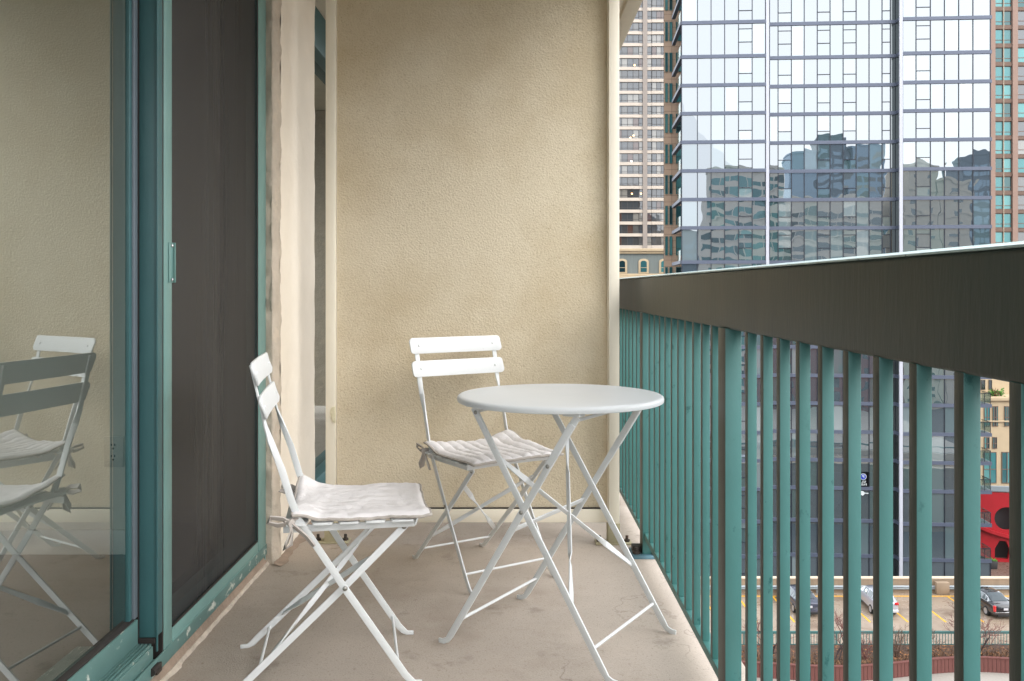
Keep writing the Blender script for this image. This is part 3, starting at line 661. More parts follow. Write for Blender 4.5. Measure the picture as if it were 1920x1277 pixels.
# ================================================================== BISTRO TABLE
tb = empty('bistro_table', (.14, 2.615, 0), R(-32), 'round white metal folding bistro table with crossed legs', 'table')
prof = [(0, .7105), (.15, .7108), (.285, .7106), (.294, .7092), (.2985, .706), (.300, .701), (.2990, .6935), (.2960, .692), (.2945, .694), (.292, .701), (.284, .7045), (.15, .7055), (0, .7055)]
n = 96; vs = []; fs = []
for r, z in prof:
    for k in range(n): vs.append((r*math.cos(2*math.pi*k/n), r*math.sin(2*math.pi*k/n), z))
for i in range(len(prof)-1):
    for k in range(n): fs.append((i*n+k, i*n+(k+1)%n, (i+1)*n+(k+1)%n, (i+1)*n+k))
b = MB(); b.add(vs, fs); tt = b.build('tabletop', 'table_top', tb, smooth=40)
bm = bmesh.new(); bm.from_mesh(tt.data); bmesh.ops.remove_doubles(bm, verts=bm.verts, dist=1e-5); bmesh.ops.recalc_face_normals(bm, faces=bm.faces); bm.to_mesh(tt.data); bm.free()
tt.data.polygons.foreach_set('use_smooth', [True]*len(tt.data.polygons)); tt.data.set_sharp_from_angle(angle=R(50))
W = 'white_metal'
def table_leg(x0, x1, y, lab=None):
    sgn = 1 if x1 > x0 else -1
    P = Vector((x0, y, .03)); Q = Vector((x1, y, .682)); d = (Q-P)
    pts = [(x0-sgn*.042, y, .005), (x0-sgn*.028, y, .006), (x0-sgn*.012, y, .013), P] + [P+d*t for t in (.33, .63, .8)] + [Q]
    nrm = (-d.z, 0, d.x)
    return MB().sweep(pts, nrm, [.015, .015, .016, .019, .019, .019, .019, .019], .006).build('leg', W, tb, bevel=.001)
for y in (-.214, .214):
    table_leg(-.237, .170, y)
for y in (-.200, .200):
    table_leg(.237, -.168, y)
for y, sg in ((-.214, -1), (.214, 1), ):
    MB().dome((-.001, y+sg*.003, .410), (0, sg, 0), .006).build('rivet', 'steel', tb)
    MB().dome((.152, y+sg*.003, .655), (0, sg, 0), .006).build('rivet', 'steel', tb)
    MB().dome((-.160, (y-sg*.014)+sg*.003, .669), (0, sg, 0), .006).build('rivet', 'steel', tb)
    # sliding lock plate on the outer leg
    P = Vector((-.237, y, .03)); d = Vector((.170, y, .682))-P
    hp = MB().sweep([P+d*.74+Vector((0, sg*.0055, 0)), P+d*.80+Vector((0, sg*.0055, 0)), P+d*.97+Vector((0, sg*.0055, 0))], (-d.z, 0, d.x), [.014, .020, .020], .0045).build('hinge_plate', W, tb, bevel=.001)
    c = P+d*.79; MB().dome((c.x, y+sg*.008, c.z), (0, sg, 0), .006).build('rivet', 'steel', hp)
    MB().box(.135, .185, y-.016, y+.016, .684, .704).build('bracket', W, tb, bevel=.001)
    MB().box(-.185, -.135, y-sg*.014-.012, y-sg*.014+.012, .684, .704).build('bracket', W, tb, bevel=.001)
MB().tube([(.152, -.21, .668), (.152, .21, .668)], .005).build('axle', W, tb)
MB().tube([(-.160, -.2, .672), (-.160, .2, .672)], .005).build('axle', W, tb)
MB().tube([(-.207, -.214, .078), (-.207, .214, .078)], .0045).build('crossbar', W, tb, smooth=40)
MB().tube([(.207, -.200, .078), (.207, .200, .078)], .0045).build('crossbar', W, tb, smooth=40)
a = Vector((-.426, 0, .652)).normalized(); nrm = Vector((.652, 0, .426)).normalized()
L0, L1 = Vector((.237, 0, .03)), Vector((-.168, 0, .682))
for sg in (1, -1):
    P = L0+(L1-L0)*.24; Q = L0+(L1-L0)*.80
    P = Vector((P.x, -sg*.196, P.z)); Q = Vector((Q.x, sg*.196, Q.z))
    off = nrm*.0035*sg
    pts = [P+(Q-P)*t+off for t in (0, .05, .2, .26, .5, .74, .8, .95, 1)]
    wd = [a, a, a*.8+nrm*.3, nrm, nrm, nrm, a*.8+nrm*.3, a, a]
    MB().sweep(pts, wd, [.014,.016,.018,.014,.0135,.014,.018,.016,.014], .004).build('brace', W, tb, bevel=.0008)
K0 = Vector((-.237, 0, .03)); K1 = Vector((.170, 0, .682)); c = K0+(K1-K0)*.50
MB().sweep([(c.x, -.21, c.z), (c.x, .21, c.z)], (K1-K0), .018, .004).build('stretcher', W, tb, bevel=.001)

# ================================================================== GLASS TOWER
TA = Vector((26.62, 94.0, GZ)); TR = R(-4)
tw = empty('glass_tower', TA, TR, 'tall glass apartment tower with grey floor bands filling the view past the railing', 'tower')
S = .05595
zpx = lambda y: 1.02+(540-y)*S-GZ       # height above street for a picture row at the facade
def s_at(px, c):
    X = (px-960)/1680
    return (X*(94.0+.9976*c)-26.62-.0698*c)/(.9976+.0698*X)
SECT = {
 'a': (0.0,  [1278, 1307.7, 1333.3, 1358.8, 1384.8, 1410.4, 1435.3], {4}),
 'b': (1.1,  [1443, 1459, 1484, 1508, 1532.5, 1556.5, 1581, 1605.4, 1629.6, 1654, 1669.5, 1679], {1, 4, 6, 9}),
 'c': (.15, [1692.5, 1717.7, 1744.6, 1771, 1797.7, 1824.4, 1857], {1}),
}
tops = [-179, -125, -71, -17, 37, 101, 155, 208, 262, 316, 370, 423.5, 488, 541.5, 595, 648, 702, 754.5, 808, 861, 914, 975, 1041, 1094.5]
BH = .36
mul = MB(); stuffp = MB(); panes = []
pane_cache = {}
def pane_mesh(w, h):
    k = (round(w, 2), round(h, 2))
    if k not in pane_cache:
        me = BX(-w/2, w/2, -.012, .012, -h/2, h/2).mesh('pane'); me.materials.append(M['tower_glass']); pane_cache[k] = me
    return pane_cache[k]
balc_c = set(range(16, 22))          # floors with a corner balcony at the right end
for key, (cy, cols, split) in SECT.items():
    ss_ = [s_at(p, cy) for p in cols]
    for fi in range(len(tops)-1):
        z1 = zpx(tops[fi])-BH; z0 = zpx(tops[fi+1])
        # floor band
        if key == 'c': MB().box(ss_[0]-.0, ss_[-1]+.12, cy-.10, cy+.3, z1, z1+BH).build('floor_band', 'spandrel', tw)
        elif key == 'b': MB().box(ss_[0]-.3, ss_[-1]+.35, cy-.10, cy+.3, z1, z1+BH).build('floor_band', 'spandrel', tw)
        else: MB().box(ss_[0]-.02, ss_[-1]+.05, cy-.10, cy+.3, z1, z1+BH).build('floor_band', 'spandrel', tw)
        for ci in range(len(ss_)-1):
            xa, xb = ss_[ci], ss_[ci+1]
            if key == 'c' and ci == 5 and fi in balc_c: continue
            parts = [(z0, z1)]
            if ci in split and z1-z0 > 1.5:
                zt = z1-(z1-z0)*(.62 if z1-z0 < 2.9 else .60); parts = [(z0, zt), (zt, z1)]
                mul.box(xa, xb, cy-.035, cy+.01, zt-.035, zt+.035)
                if z1-z0 >= 2.9:
                    zt2 = z1-(z1-z0)*.17; parts = [(z0, zt), (zt, zt2), (zt2, z1)]; mul.box(xa, xb, cy-.035, cy+.01, zt2-.03, zt2+.03)
            if key == 'b' and ci == 10:
                MB().box(xa+.035, xb-.01, cy+.028, cy+.052, z0, z1).build('dark_reflection_pane', 'dark_glass', tw); mul.box(xa-.035, xa+.035, cy-.045, cy+.01, z0, z1); continue  # darker glass paints in the return's reflection in this pane
            for pa, pb in parts: panes.append((fi, key, xa, xb, cy, pa, pb))
            mul.box(xa-.035, xa+.035, cy-.045, cy+.01, z0, z1)
        if not (key == 'c' and fi in balc_c): mul.box(ss_[-1]-.035, ss_[-1]+.035, cy-.045, cy+.01, z0, z1)
# the 300 panes that show largest become parts, the rest one mass
def rank(p):
    fi = p[0]; vis = 2 if 4 <= fi <= 11 else 1.5 if fi == 3 else 1.2 if fi == 12 and p[1] == 'a' else 1.0 if (12 <= fi <= 19 and p[1] != 'a') else .1
    return -vis*(p[3]-p[2])*(p[6]-p[5])
panes.sort(key=rank)
rp = random.Random(11)
for i, (fi, key, xa, xb, cy, pa, pb) in enumerate(panes):
    rx, rz = rp.gauss(0, .0016), rp.gauss(0, .0022)
    if i < 300:
        inst(pane_mesh(xb-xa-.07, pb-pa-.01), 'pane', tw, ((xa+xb)/2, cy+.04, (pa+pb)/2), (rx, 0, rz))
    else:
        w, h = (xb-xa-.07)/2, (pb-pa-.01)/2; c = Vector(((xa+xb)/2, cy+.04, (pa+pb)/2))
        q = [(-w,-h),(w,-h),(w,h),(-w,h)]
        stuffp.plate([c+Vector((u, -.012-u*rz+v*rx, v)) for u, v in q], (0, -1, 0), .02)
o = stuffp.build('glazing', 'tower_glass', tw); o['kind'] = 'stuff'
o = mul.build('mullions', 'mullion', tw); o['kind'] = 'stuff'
s1, s2, s3 = s_at(1435.3, 0), s_at(1443, 1.1), s_at(1692.5, .15)
HT = zpx(tops[0])
for x0, x1, y0 in ((s1+.04, s1+.36, -.08), (s3-.36, s3-.02, .03)):
    MB().box(x0, x1, y0, y0+1.4, 0, HT).build('pier', 'pier_white', tw)
rt = MB(); 
for fi in range(len(tops)-1):
    z1 = zpx(tops[fi])-BH; z0 = zpx(tops[fi+1])
    for y0, y1 in ((.20, .62), (.66, 1.08)): MB().box(s3-.40, s3-.37, y0, y1, z0, z1).build('return_pane', 'dark_glass', tw)
    MB().box(s3-.43, s3-.365, .10, 1.0, z1+.003, z1+BH-.003).build('return_band', 'spandrel', tw)
sL = s_at(1278, 0); sR = s_at(1857, .15)
MB().box(sL+1.9, s1, .12, 8, 0, HT-.1).box(s1, s3, 1.25, 8, 0, HT-.12).box(s3, sR-2.2, .27, 8, 0, HT-.14).box(sR-2.2, sR, 2.4, 8, 0, HT-.15).build('core_walls', 'mullion', tw)
MB().box(sR-2.1, sR-.05, .27, 2.39, zpx(tops[16])+.01, HT-.15).build('corner_core', 'mullion', tw)
MB().box(sR-2.15, sR-.1, 2.30, 2.36, zpx(1041), zpx(tops[16])-.4).build('balcony_wall', 'stone_tan', tw)
# corner balconies, right end
for fi in sorted(balc_c):
    z1 = zpx(tops[fi])-BH; zf = zpx(tops[fi+1])
    MB().box(sR-2.0, sR+.10, .30, 2.29, z1+.004, z1+BH-.004).build('balcony_slab', 'slab_grey', tw)
    r_ = MB().box(sR-1.75, sR+.02, .16, .19, zf+.1, zf+1.1).box(sR+.02, sR+.05, .19, 2.2, zf+.1, zf+1.1).build('balcony_rail', 'rail_glass', tw)
    q = MB().box(sR-1.78, sR+.05, .14, .21, zf+1.1, zf+1.15).box(sR-.0, sR+.06, .21, 2.2, zf+1.1, zf+1.15)
    for xx in (-1.78, -1.2, -.6, .0): q.box(sR+xx, sR+xx+.04, .145, .205, zf, zf+1.1)
    q.build('handrail', 'mullion', r_)
# left side balconies with see-through guards
for fi in range(2, 16):
    z1 = zpx(tops[fi])-BH; zf = zpx(tops[fi])
    MB().box(sL-.15, sL+1.85, .05, 3.2, z1-.004+.006, z1+BH-.002).box(sL-.15, sL+.25, 3.2, 8.2, z1+.002, z1+BH-.002).build('balcony_slab', 'slab_grey', tw)
    MB().box(sL-.10, sL-.07, .1, 3.1, zf, zf+1.1).build('balcony_rail', 'rail_glass', tw)
MB().box(sL-.02, sL+.05, -.03, .04, 0, HT).build('corner_post', 'mullion', tw)
# roof
MB().box(sL, sR, .3, 8, HT-.1, HT+.3).build('roof', 'slab_grey', tw)
# reflection of a parking sign, built as a reversed panel on the window
def text_mesh(txt, size, name):
    cu = bpy.data.curves.new(name, 'FONT'); cu.body = txt; cu.size = size; cu.align_x = 'CENTER'; cu.align_y = 'CENTER'; cu.extrude = .004
    ob = bpy.data.objects.new(name, cu); COL.objects.link(ob); bpy.context.view_layer.update()
    me = bpy.data.meshes.new_from_object(ob.evaluated_get(bpy.context.evaluated_depsgraph_get())); bpy.data.objects.remove(ob); return me
sx = s_at(1617, 1.1)
sg = empty('sign_reflection', TA+Matrix.Rotation(TR, 3, 'Z') @ Vector((sx, 1.03, zpx(900))), TR, 'reflected black self park sign with blue round P, built as a panel on the window', 'sign')
MB().box(-.62, .62, -.012, .0, -.95, .78).build('panel', 'ink', sg)
MB().disc((.06, -.013, .28), (0, -1, 0), .34, .008, 28).build('ring', 'sign_white', sg).scale = (1, 1, 1)
MB().disc((.06, -.022, .28), (0, -1, 0), .29, .006, 28).build('disc', 'sign_blue', sg)
def sign_text(t, size, x, z, y=-.02):
    me = text_mesh(t, size, 'letters'); me.materials.append(M['sign_white']); o = bpy.data.objects.new('letters', me); COL.objects.link(o)
    o.parent = sg; o.location = (x, y, z); o.rotation_euler = (R(90), 0, 0); o.scale = (-1, 1, 1); return o
sign_text('P', .5, .06, .28, -.032); sign_text('SELF', .34, .02, -.27); sign_text('PARK', .34, .02, -.56)
MB().prism([(-.35, -1.35), (-.3, -1.55), (0, -1.72), (.15, -1.6), (.2, -1.5), (.6, -1.52), (.6, -1.42), (.2, -1.40), (.05, -1.25), (-.2, -1.22)], -.02, -.008).build('pointing_hand', 'sign_white', sg)

# ================================================================== OTHER CITY BUILDINGS
# beige residential tower far left
bt = empty('apartment_tower', (32.5, 226, GZ), 0, 'distant beige high-rise with pale floor bands and dark window strips', 'tower')
HB = 145
MB().box(-7.5, 6.6, .6, 22, 0, HB).build('core', 'win_frame', bt)
MB().box(.5, 1.6, -.15, .65, 38, HB).build('pier', 'pier_stone', bt)
MB().box(6.3, 7.0, .1, .7, 38, HB).build('pier', 'concrete_pale', bt)
wm = {}
def city_window(parent, xa, xb, y, za, zb, divs, glassm, framem, sill=0.0):
    key = (round(xb-xa, 2), round(zb-za, 2), divs, glassm, sill)
    if key not in wm:
        w, h = xb-xa, zb-za
        fr = MB()
        for i in range(divs+1): xx = w*i/divs; fr.box(max(0, xx-.05), min(w, xx+.05), -.06, .05, 0, h)
        fr.box(0, w, -.05, .04, 0, .09).box(0, w, -.05, .04, h-.09, h)
        if sill: fr.box(0, w, -.045, .035, sill-.05, sill+.05)
        fm_ = fr.mesh('window'); fm_.materials.append(M[framem])
        gp = []
        for i in range(divs):
            me = BX(w*i/divs+.05, w*(i+1)/divs-.05, .0, .02, .09, h-.09).mesh('pane'); me.materials.append(M[glassm]); gp.append(me)
        wm[key] = (fm_, gp)
    fm_, gp = wm[key]
    o = inst(fm_, 'window', parent, (xa, y, za))
    for me in gp: inst(me, 'pane', o, (0, 0, 0))
    return o
nf = 35
for i in range(nf):
    z = 41.0+3.0*i
    if z > HB-3: break
    MB().box(-7.3, -.45, -.05, .6, z, z+.78).box(-.45, .5, .12, .6, z, z+.78).box(1.6, 2.8, .12, .6, z, z+.78).box(2.8, 6.35, -.05, .6, z, z+.78).build('floor_band', 'concrete_pale', bt)
    if i < 24:
        city_window(bt, -6.2, -.5, .3, z+.80, z+2.98, 4, 'city_glass', 'win_frame', .55)
        city_window(bt, -.45, .48, .35, z+.80, z+2.98, 1, 'city_glass', 'win_frame', .75)
        city_window(bt, 1.62, 2.75, .35, z+.80, z+2.98, 1, 'city_glass', 'win_frame', .75)
        city_window(bt, 2.85, 6.3, .3, z+.80, z+2.98, 3, 'city_glass', 'win_frame', .55)
for px, py, mm in ((1185, 106, 'warm_bulb'), (1190, 122, 'warm_bulb'), (1186, 127, 'warm_bulb'), (1175, 127, 'white_bulb'), (1188, 254, 'warm_bulb'), (1184, 302, 'white_bulb'), (1185, 363, 'warm_bulb'), (1202, 363, 'warm_bulb'), (1182, 258, 'warm_bulb')):
    MB().box(-.16, .16, -.05, 0, -.16, .16).build('lamp', mm, bt, bevel=.07, loc=((px-960)*226/1680-32.5, .22, 1.02+(540-py)*226/1680-GZ))
# mansard building
mb_ = empty('mansard_building', (30, 200, GZ), 0, 'slate-walled building with arched cream dormer windows below the beige high-rise', 'building')
zz = lambda y: 1.02+(540-y)*200/1680-GZ
MB().box(-9, 10, .5, 16, 0, zz(470)).build('core', 'limestone', mb_)
MB().box(-9, 10, 0, .5, zz(513), zz(476)).build('slate_wall', 'slate', mb_)
MB().box(-9.2, 10.2, -.5, 1, zz(475.8), zz(472)).box(-9.3, 10.3, -.8, 1.2, zz(471.8), zz(466)).build('cornice', 'limestone', mb_, bevel=.1)
MB().box(-9.2, 10.2, -.6, .6, zz(517), zz(513.2)).box(-9.4, 10.4, -1.2, .5, zz(524), zz(517.2)).build('lower_cornice', 'limestone', mb_, bevel=.1)
MB().box(-9, 10, -.2, .49, 0, zz(524.2)).build('lower_wall', 'limestone', mb_)
def arch(w, h, n=8):
    r = w/2; return [(-r, 0), (r, 0)]+[(r*math.cos(t), h-r*.6+r*.6*math.sin(t)) for t in [math.pi*i/n for i in range(n+1)]]
for px in (1166, 1206.5, 1245):
    x = (px-960)*200/1680-30
    d_ = MB().prism([(a_+x, b_+zz(512.8)) for a_, b_ in arch(2.3, 3.3)], -.35, .0).build('dormer', 'limestone', mb_, bevel=.08)
    MB().prism([(a_+x, b_+zz(510)) for a_, b_ in arch(1.35, 2.5)], -.40, -.352).build('pane', 'teal_glass', d_)
    MB().box(x-.7, x+.7, -.46, -.402, zz(502)-.05, zz(502)+.05).build('glazing_bar', 'limestone', d_)
# tan tower behind the glass tower's left edge
ta = empty('stone_tower', (22, 103.8, GZ), 0, 'tan stone tower with teal windows squeezed between high-rise and glass tower', 'tower')
w_ = MB(); pl_ = [(-4.4, .12), (6, .12), (6, 14), (-1.6, 14)]
w_.add([(x, y, 0) for x, y in pl_]+[(x, y, 68) for x, y in pl_], [(0,1,2,3), (4,5,6,7), (0,1,5,4), (1,2,6,5), (2,3,7,6), (3,0,4,7)]); w_.build('wall', 'stone_tan', ta)
j_ = MB()
for i in range(12): j_.box(-4.4+.93*i-.012, -4.4+.93*i+.012, .108, .13, 20, 68)
for i in range(64): j_.box(-4.4, 6, .11, .13, 20+.75*i-.012, 20+.75*i+.012)
o = j_.build('stone_joints', 'joint', ta); o['kind'] = 'stuff'
for i in range(14):
    z = 20.6+3.55*i
    city_window(ta, -3.0, -1.3, .06, z, z+2.2, 2, 'teal_glass', 'teal_far', .8)
    city_window(ta, -3.75, -3.42, .06, z, z+2.2, 1, 'teal_glass', 'teal_far')
    city_window(ta, -4.25, -3.95, .06, z, z+2.2, 1, 'teal_glass', 'teal_far')
# brown tower at the right border
bw = empty('brown_tower', (78, 146, GZ), 0, 'brown stone tower with green curtained windows at the right edge', 'tower')
MB().box(0, 14, .5, 16, 0, 100).build('core', 'band_brown', bw)
for x0, x1 in ((-.05, .68), (3.5, 4.35), (7.6, 8.4)): MB().box(x0, x1, -.2, .5, 30, 100).build('pilaster', 'stone_brown', bw)
for i in range(23):
    z = 31.2+3.0*i
    MB().box(.68, 3.5, .0, .5, z, z+.62).box(4.35, 7.6, -.1, .5, z, z+.5).build('floor_band', 'band_brown', bw)
    city_window(bw, .75, 3.45, .2, z+.64, z+2.98, 2, 'teal_glass', 'band_brown', .62)
    city_window(bw, 4.4, 7.5, .1, z+.55, z+2.98, 2, 'city_glass' if i % 3 else 'teal_glass', 'band_brown', .8)
MB().tube([(2.1, -.05, 30), (2.1, -.05, 100)], .06, 6).build('cable', 'coping', bw)
# cream low building right
lb = empty('limestone_building', (71, 128, GZ), 0, 'cream limestone building with planted roof terrace seen under the railing band', 'building')
zl = lambda y: 1.02+(540-y)*128/1680-GZ; xl = lambda p: (p-960)*128/1680-71
MB().box(-9, 16, .3, 14, 0, zl(744)).build('wall', 'limestone', lb)
MB().box(-9, 16, 3.5, 14, zl(744)+.01, zl(690)).build('upper_wall', 'limestone', lb)
MB().box(-9, 16, -.1, .35, zl(752), zl(745)).box(-9, 16, .05, .3, zl(792), zl(789)).build('cornice', 'limestone', lb, bevel=.08)
for p0, p1, y0, y1, d in ((1847, 1858, 800, 762, 2), (1863, 1873, 800, 762, 3), (1847, 1857, 842, 820, 2), (1863, 1871, 842, 820, 2), (1846, 1870, 907, 848, 2), (1885, 1895, 800, 762, 3), (1880, 1900, 907, 848, 2)):
    city_window(lb, xl(p0), xl(p1), .24, zl(y0), zl(y1), d, 'teal_glass', 'band_brown', (zl(y1)-zl(y0))*.45)
for p0, p1 in ((1863, 1871), (1878, 1884)): city_window(lb, xl(p0), xl(p1), 3.44, zl(736), zl(717), 1, 'dark_glass', 'win_frame')
rl_ = random.Random(3)
for px, gcol in ((1866, 'green_leaf'), (1871, 'dry_leaf'), (1882, 'green_leaf')):
    pl = empty('terrace_plant', (71+xl(px), 128.9, GZ+zl(744)), 0, {1866: 'low green plant on the limestone terrace, leftmost of the terrace plants', 1871: 'reddish flowering plant in the middle of the limestone terrace', 1882: 'green plant at the right end of the limestone terrace'}[px], 'plant', 'terrace plants')
    f_ = MB()
    for k in range(90):
        c = Vector((rl_.gauss(0, .28), rl_.gauss(0, .2), abs(rl_.gauss(.45, .25)))); u = Vector((rl_.gauss(0, 1), rl_.gauss(0, 1), rl_.gauss(0, 1))).normalized()*.12; v = u.orthogonal().normalized()*.08
        f_.quad(c-u-v, c+u-v, c+u+v, c-u+v)
    f_.build('leaves', gcol, pl); MB().tube([(0,0,0), (0,0,.5)], .04, 6).build('stem', 'bark_dark', pl)
# red pierced sculpture wall
rs = empty('red_sculpture', (52.6, 101.5, GZ+.14), R(-8), 'large red metal sculpture wall with round openings on the brick plaza', 'sculpture')
def holed(outer, holes, depth, name, mat, parent, y):
    cu = bpy.data.curves.new(name, 'CURVE'); cu.dimensions = '2D'; cu.fill_mode = 'BOTH'; cu.extrude = depth/2
    for lp in [outer]+holes:
        sp = cu.splines.new('POLY'); sp.points.add(len(lp)-1); sp.use_cyclic_u = True
        for q, (x, z) in zip(sp.points, lp): q.co = (x, z, 0, 1)
    ob = bpy.data.objects.new(name, cu); COL.objects.link(ob); bpy.context.view_layer.update()
    me = bpy.data.meshes.new_from_object(ob.evaluated_get(bpy.context.evaluated_depsgraph_get())); bpy.data.objects.remove(ob)
    me.materials.clear(); me.materials.append(M[mat]); o = bpy.data.objects.new(name, me); COL.objects.link(o); o.parent = parent
    o.rotation_euler = (R(90), 0, 0); o.location = (0, y, 0); return o
circ = lambda cx, cz, rx, rz, n=32: [(cx+rx*math.cos(2*math.pi*i/n), cz+rz*math.sin(2*math.pi*i/n)) for i in range(n)]
holed([(-1.5, 1.6), (1.4, .15), (2.0, .0), (7.5, .0), (7.5, 7.7), (-1.5, 7.9)], [circ(3.2, 4.9, 1.35, 1.3), [(1.9, .35), (3.3, .35), (3.5, 1.4), (3.1, 2.35), (2.4, 2.4), (1.9, 1.5)]], .35, 'pierced_wall', 'red_paint', rs, 0)
MB().sweep([(-.2, -.35, 4.1), (1.5, -.4, 3.4), (3.4, -.35, 2.9), (7.4, -.35, 2.2)], (0, 0, 1), .35, .5).build('rib', 'red_paint', rs)
MB().box(-1.6, 7.6, -.25, .25, 7.95, 8.5).build('cap_beam', 'galv', rs)
MB().box(-1.4, 7.4, 1.6, 1.8, .0, 7.8).build('dark_backing', 'win_frame', rs)
for i, (px, py, dd) in enumerate(((1836, 1044, 102.0), (1857, 1063, 98.8))):
    x = (px-960)*dd/1680
    po = empty('planter_pot', (x, dd, GZ+.14), 0, ('black planter pot with green top close under the red wall', 'black planter pot with green top standing out on the brick plaza')[i], 'planter', 'black planters on the brick plaza')
    MB().prism([(-.55, 0), (.55, 0), (.6, .85), (-.6, .85)], -.45, .45).build('pot', 'pot_black', po, bevel=.03)
    f_ = MB(); rr = random.Random(i)
    for k in range(120):
        c = Vector((rr.uniform(-.52, .52), rr.uniform(-.4, .4), .86+abs(rr.gauss(.04, .06)))); u = Vector((rr.gauss(0,1), rr.gauss(0,1), rr.gauss(0,.5))).normalized()*.09; v = u.orthogonal().normalized()*.06
        f_.quad(c-u-v, c+u-v, c+u+v, c-u+v)
    f_.build('leaves', 'green_leaf', po)
lf = MB(); rr = random.Random(5)
for k in range(900):
    x, y = rr.uniform(46, 66), rr.uniform(93, 104); s = rr.uniform(.05, .12); t = rr.uniform(0, 6)
    lf.quad(*[(x+s*math.cos(t+i*1.57), y+s*math.sin(t+i*1.57), GZ+.146+.004*(k % 5)) for i in range(4)])
tag(lf.build('fallen_leaves', 'dry_leaf'), 'scattered brown fallen leaves on the brick plaza', 'leaves', kind='stuff')

# ================================================================== PARKING DECK EDGE, FENCE
pw = empty('parapet_wall', (8, 70.75, DZ), 0, 'tan concrete parapet along the far side of the parking deck', 'wall')
MB().box(-50, 54, -.12, .14, .002, 1.08).build('wall', 'parapet', pw)
MB().box(-50, 54, -.18, .2, 1.08, 1.2).build('coping', 'coping', pw, bevel=.01)
gr = empty('guard_rail', (8, 70.45, DZ), 0, 'grey galvanised crash rail in front of the tan parapet', 'guard rail')
vs = []; pr = [(0, .30), (-.05, .36), (-.05, .42), (0, .46), (-.05, .50), (-.05, .56), (0, .62)]
b = MB()
for i in range(len(pr)-1): b.quad((-50, pr[i][0], pr[i][1]), (54, pr[i][0], pr[i][1]), (54, pr[i+1][0], pr[i+1][1]), (-50, pr[i+1][0], pr[i+1][1]))
b.build('beam', 'galv', gr)
pm = BX(-.06, .06, .01, .12, .002, .62).mesh('post'); pm.materials.append(M['galv'])
for i in range(26): inst(pm, 'post', gr, (-48+4*i, 0, 0))
cl = empty('concrete_column', (33.75, 70.3, DZ), 0, 'short tan concrete block standing at the parapet left of the black sedan', 'column')
MB().box(-.5, .5, -.2, .3, .002, .95).build('block', 'parapet', cl, bevel=.03)
lw = empty('low_wall', (8, 58.3, DZ), 0, 'cream low wall between parking deck and planter terrace', 'wall')
MB().box(-50, 54, -.18, .12, -.003, .70).build('wall', 'low_wall', lw, bevel=.01)
MB().box(-50, 54, -.24, .18, .70, .74).build('coping', 'low_wall', lw, bevel=.01)
fe = empty('metal_fence', (8, 58.3, DZ+.74), 0, 'dark teal metal fence on the cream low wall beyond the planter', 'fence')
MB().box(-50, 54, -.06, .06, .80, .95).build('top_rail', 'teal_far', fe)
MB().box(-50, 54, -.025, .025, .06, .12).build('bottom_rail', 'teal_far', fe)
bmesh_ = BX(-.016, .016, -.016, .016, .12, .80).mesh('baluster'); bmesh_.materials.append(M['teal_far'])
for i in range(170): inst(bmesh_, 'baluster', fe, (5+.19*i, 0, 0))
pm = BX(-.04, .04, -.04, .04, .002, .80).mesh('post'); pm.materials.append(M['teal_far'])
for i in range(22): inst(pm, 'post', fe, (-20+3*i+.09, 0, 0))

# ================================================================== WOODEN PLANTER
WP0 = Vector((26, 56, DZ))
wpz = empty('wooden_planter', WP0, 0, 'long curved red-brown slatted wooden planter filled with mulch', 'planter')
PH = .95
cx_ = lambda x: -.55+1.15*math.sin((x-26)*.36+.5)*.55-.25*((x-26)/9)**2 if True else 0
pts = []
x = 8.0
while x < 44: pts.append((x, 56+cx_(x))); x += .25
i = 0
slm = BX(-.115, .115, -.02, .02, .0, PH-.06).mesh('slat'); slm.materials.append(M['redwood'])
for k in range(len(pts)-1):
    p, q = Vector((*pts[k], 0)), Vector((*pts[k+1], 0)); mid = (p+q)/2-Vector((26, 56, 0))
    if 14 <= pts[k][0] <= 42:
        o = inst(slm, 'slat', wpz, (mid.x, mid.y, 0), (0, 0, math.atan2((q-p).y, (q-p).x))); i += 1
cap = MB(); cap.sweep([(p[0]-26, p[1]-56+.03, PH-.03) for p in pts], (0, 1, 0), .22, .06); cap.build('cap_board', 'redwood', wpz)
so = MB(); vs = []; fs = []
for k, p in enumerate(pts):
    for j in range(5):
        y = p[1]-56+.1+(1.95-(p[1]-56))*j/4; vs.append((p[0]-26, y, PH-.05+(.12*mnoise.noise((p[0]*1.3, y*2, 4))+.08)*math.sin(j/4*3.14)))
    if k:
        for j in range(4): a_ = 5*(k-1)+j; fs.append((a_, a_+1, a_+6, a_+5))
so.add(vs, fs); so.build('soil', 'mulch', wpz, smooth=60)
dg = MB(); rr = random.Random(8)
for k in range(2600):
    x = rr.uniform(14, 42); y = cx_(x)+.2+rr.random()**1.5*1.4; h = rr.uniform(.03, .2); t = rr.uniform(0, 6.28); l = rr.uniform(.04, .18)
    c = Vector((x, 56+y, DZ+PH-.02)); d = Vector((math.cos(t)*l, math.sin(t)*l, h)); w_ = Vector((-math.sin(t), math.cos(t), 0))*.03
    dg.quad(c-w_, c+w_, c+d+w_*.5, c+d-w_*.5)
tag(dg.build('dry_foliage', 'dry_leaf'), 'low dry rust-coloured plants covering the planter soil', 'plants', kind='stuff')
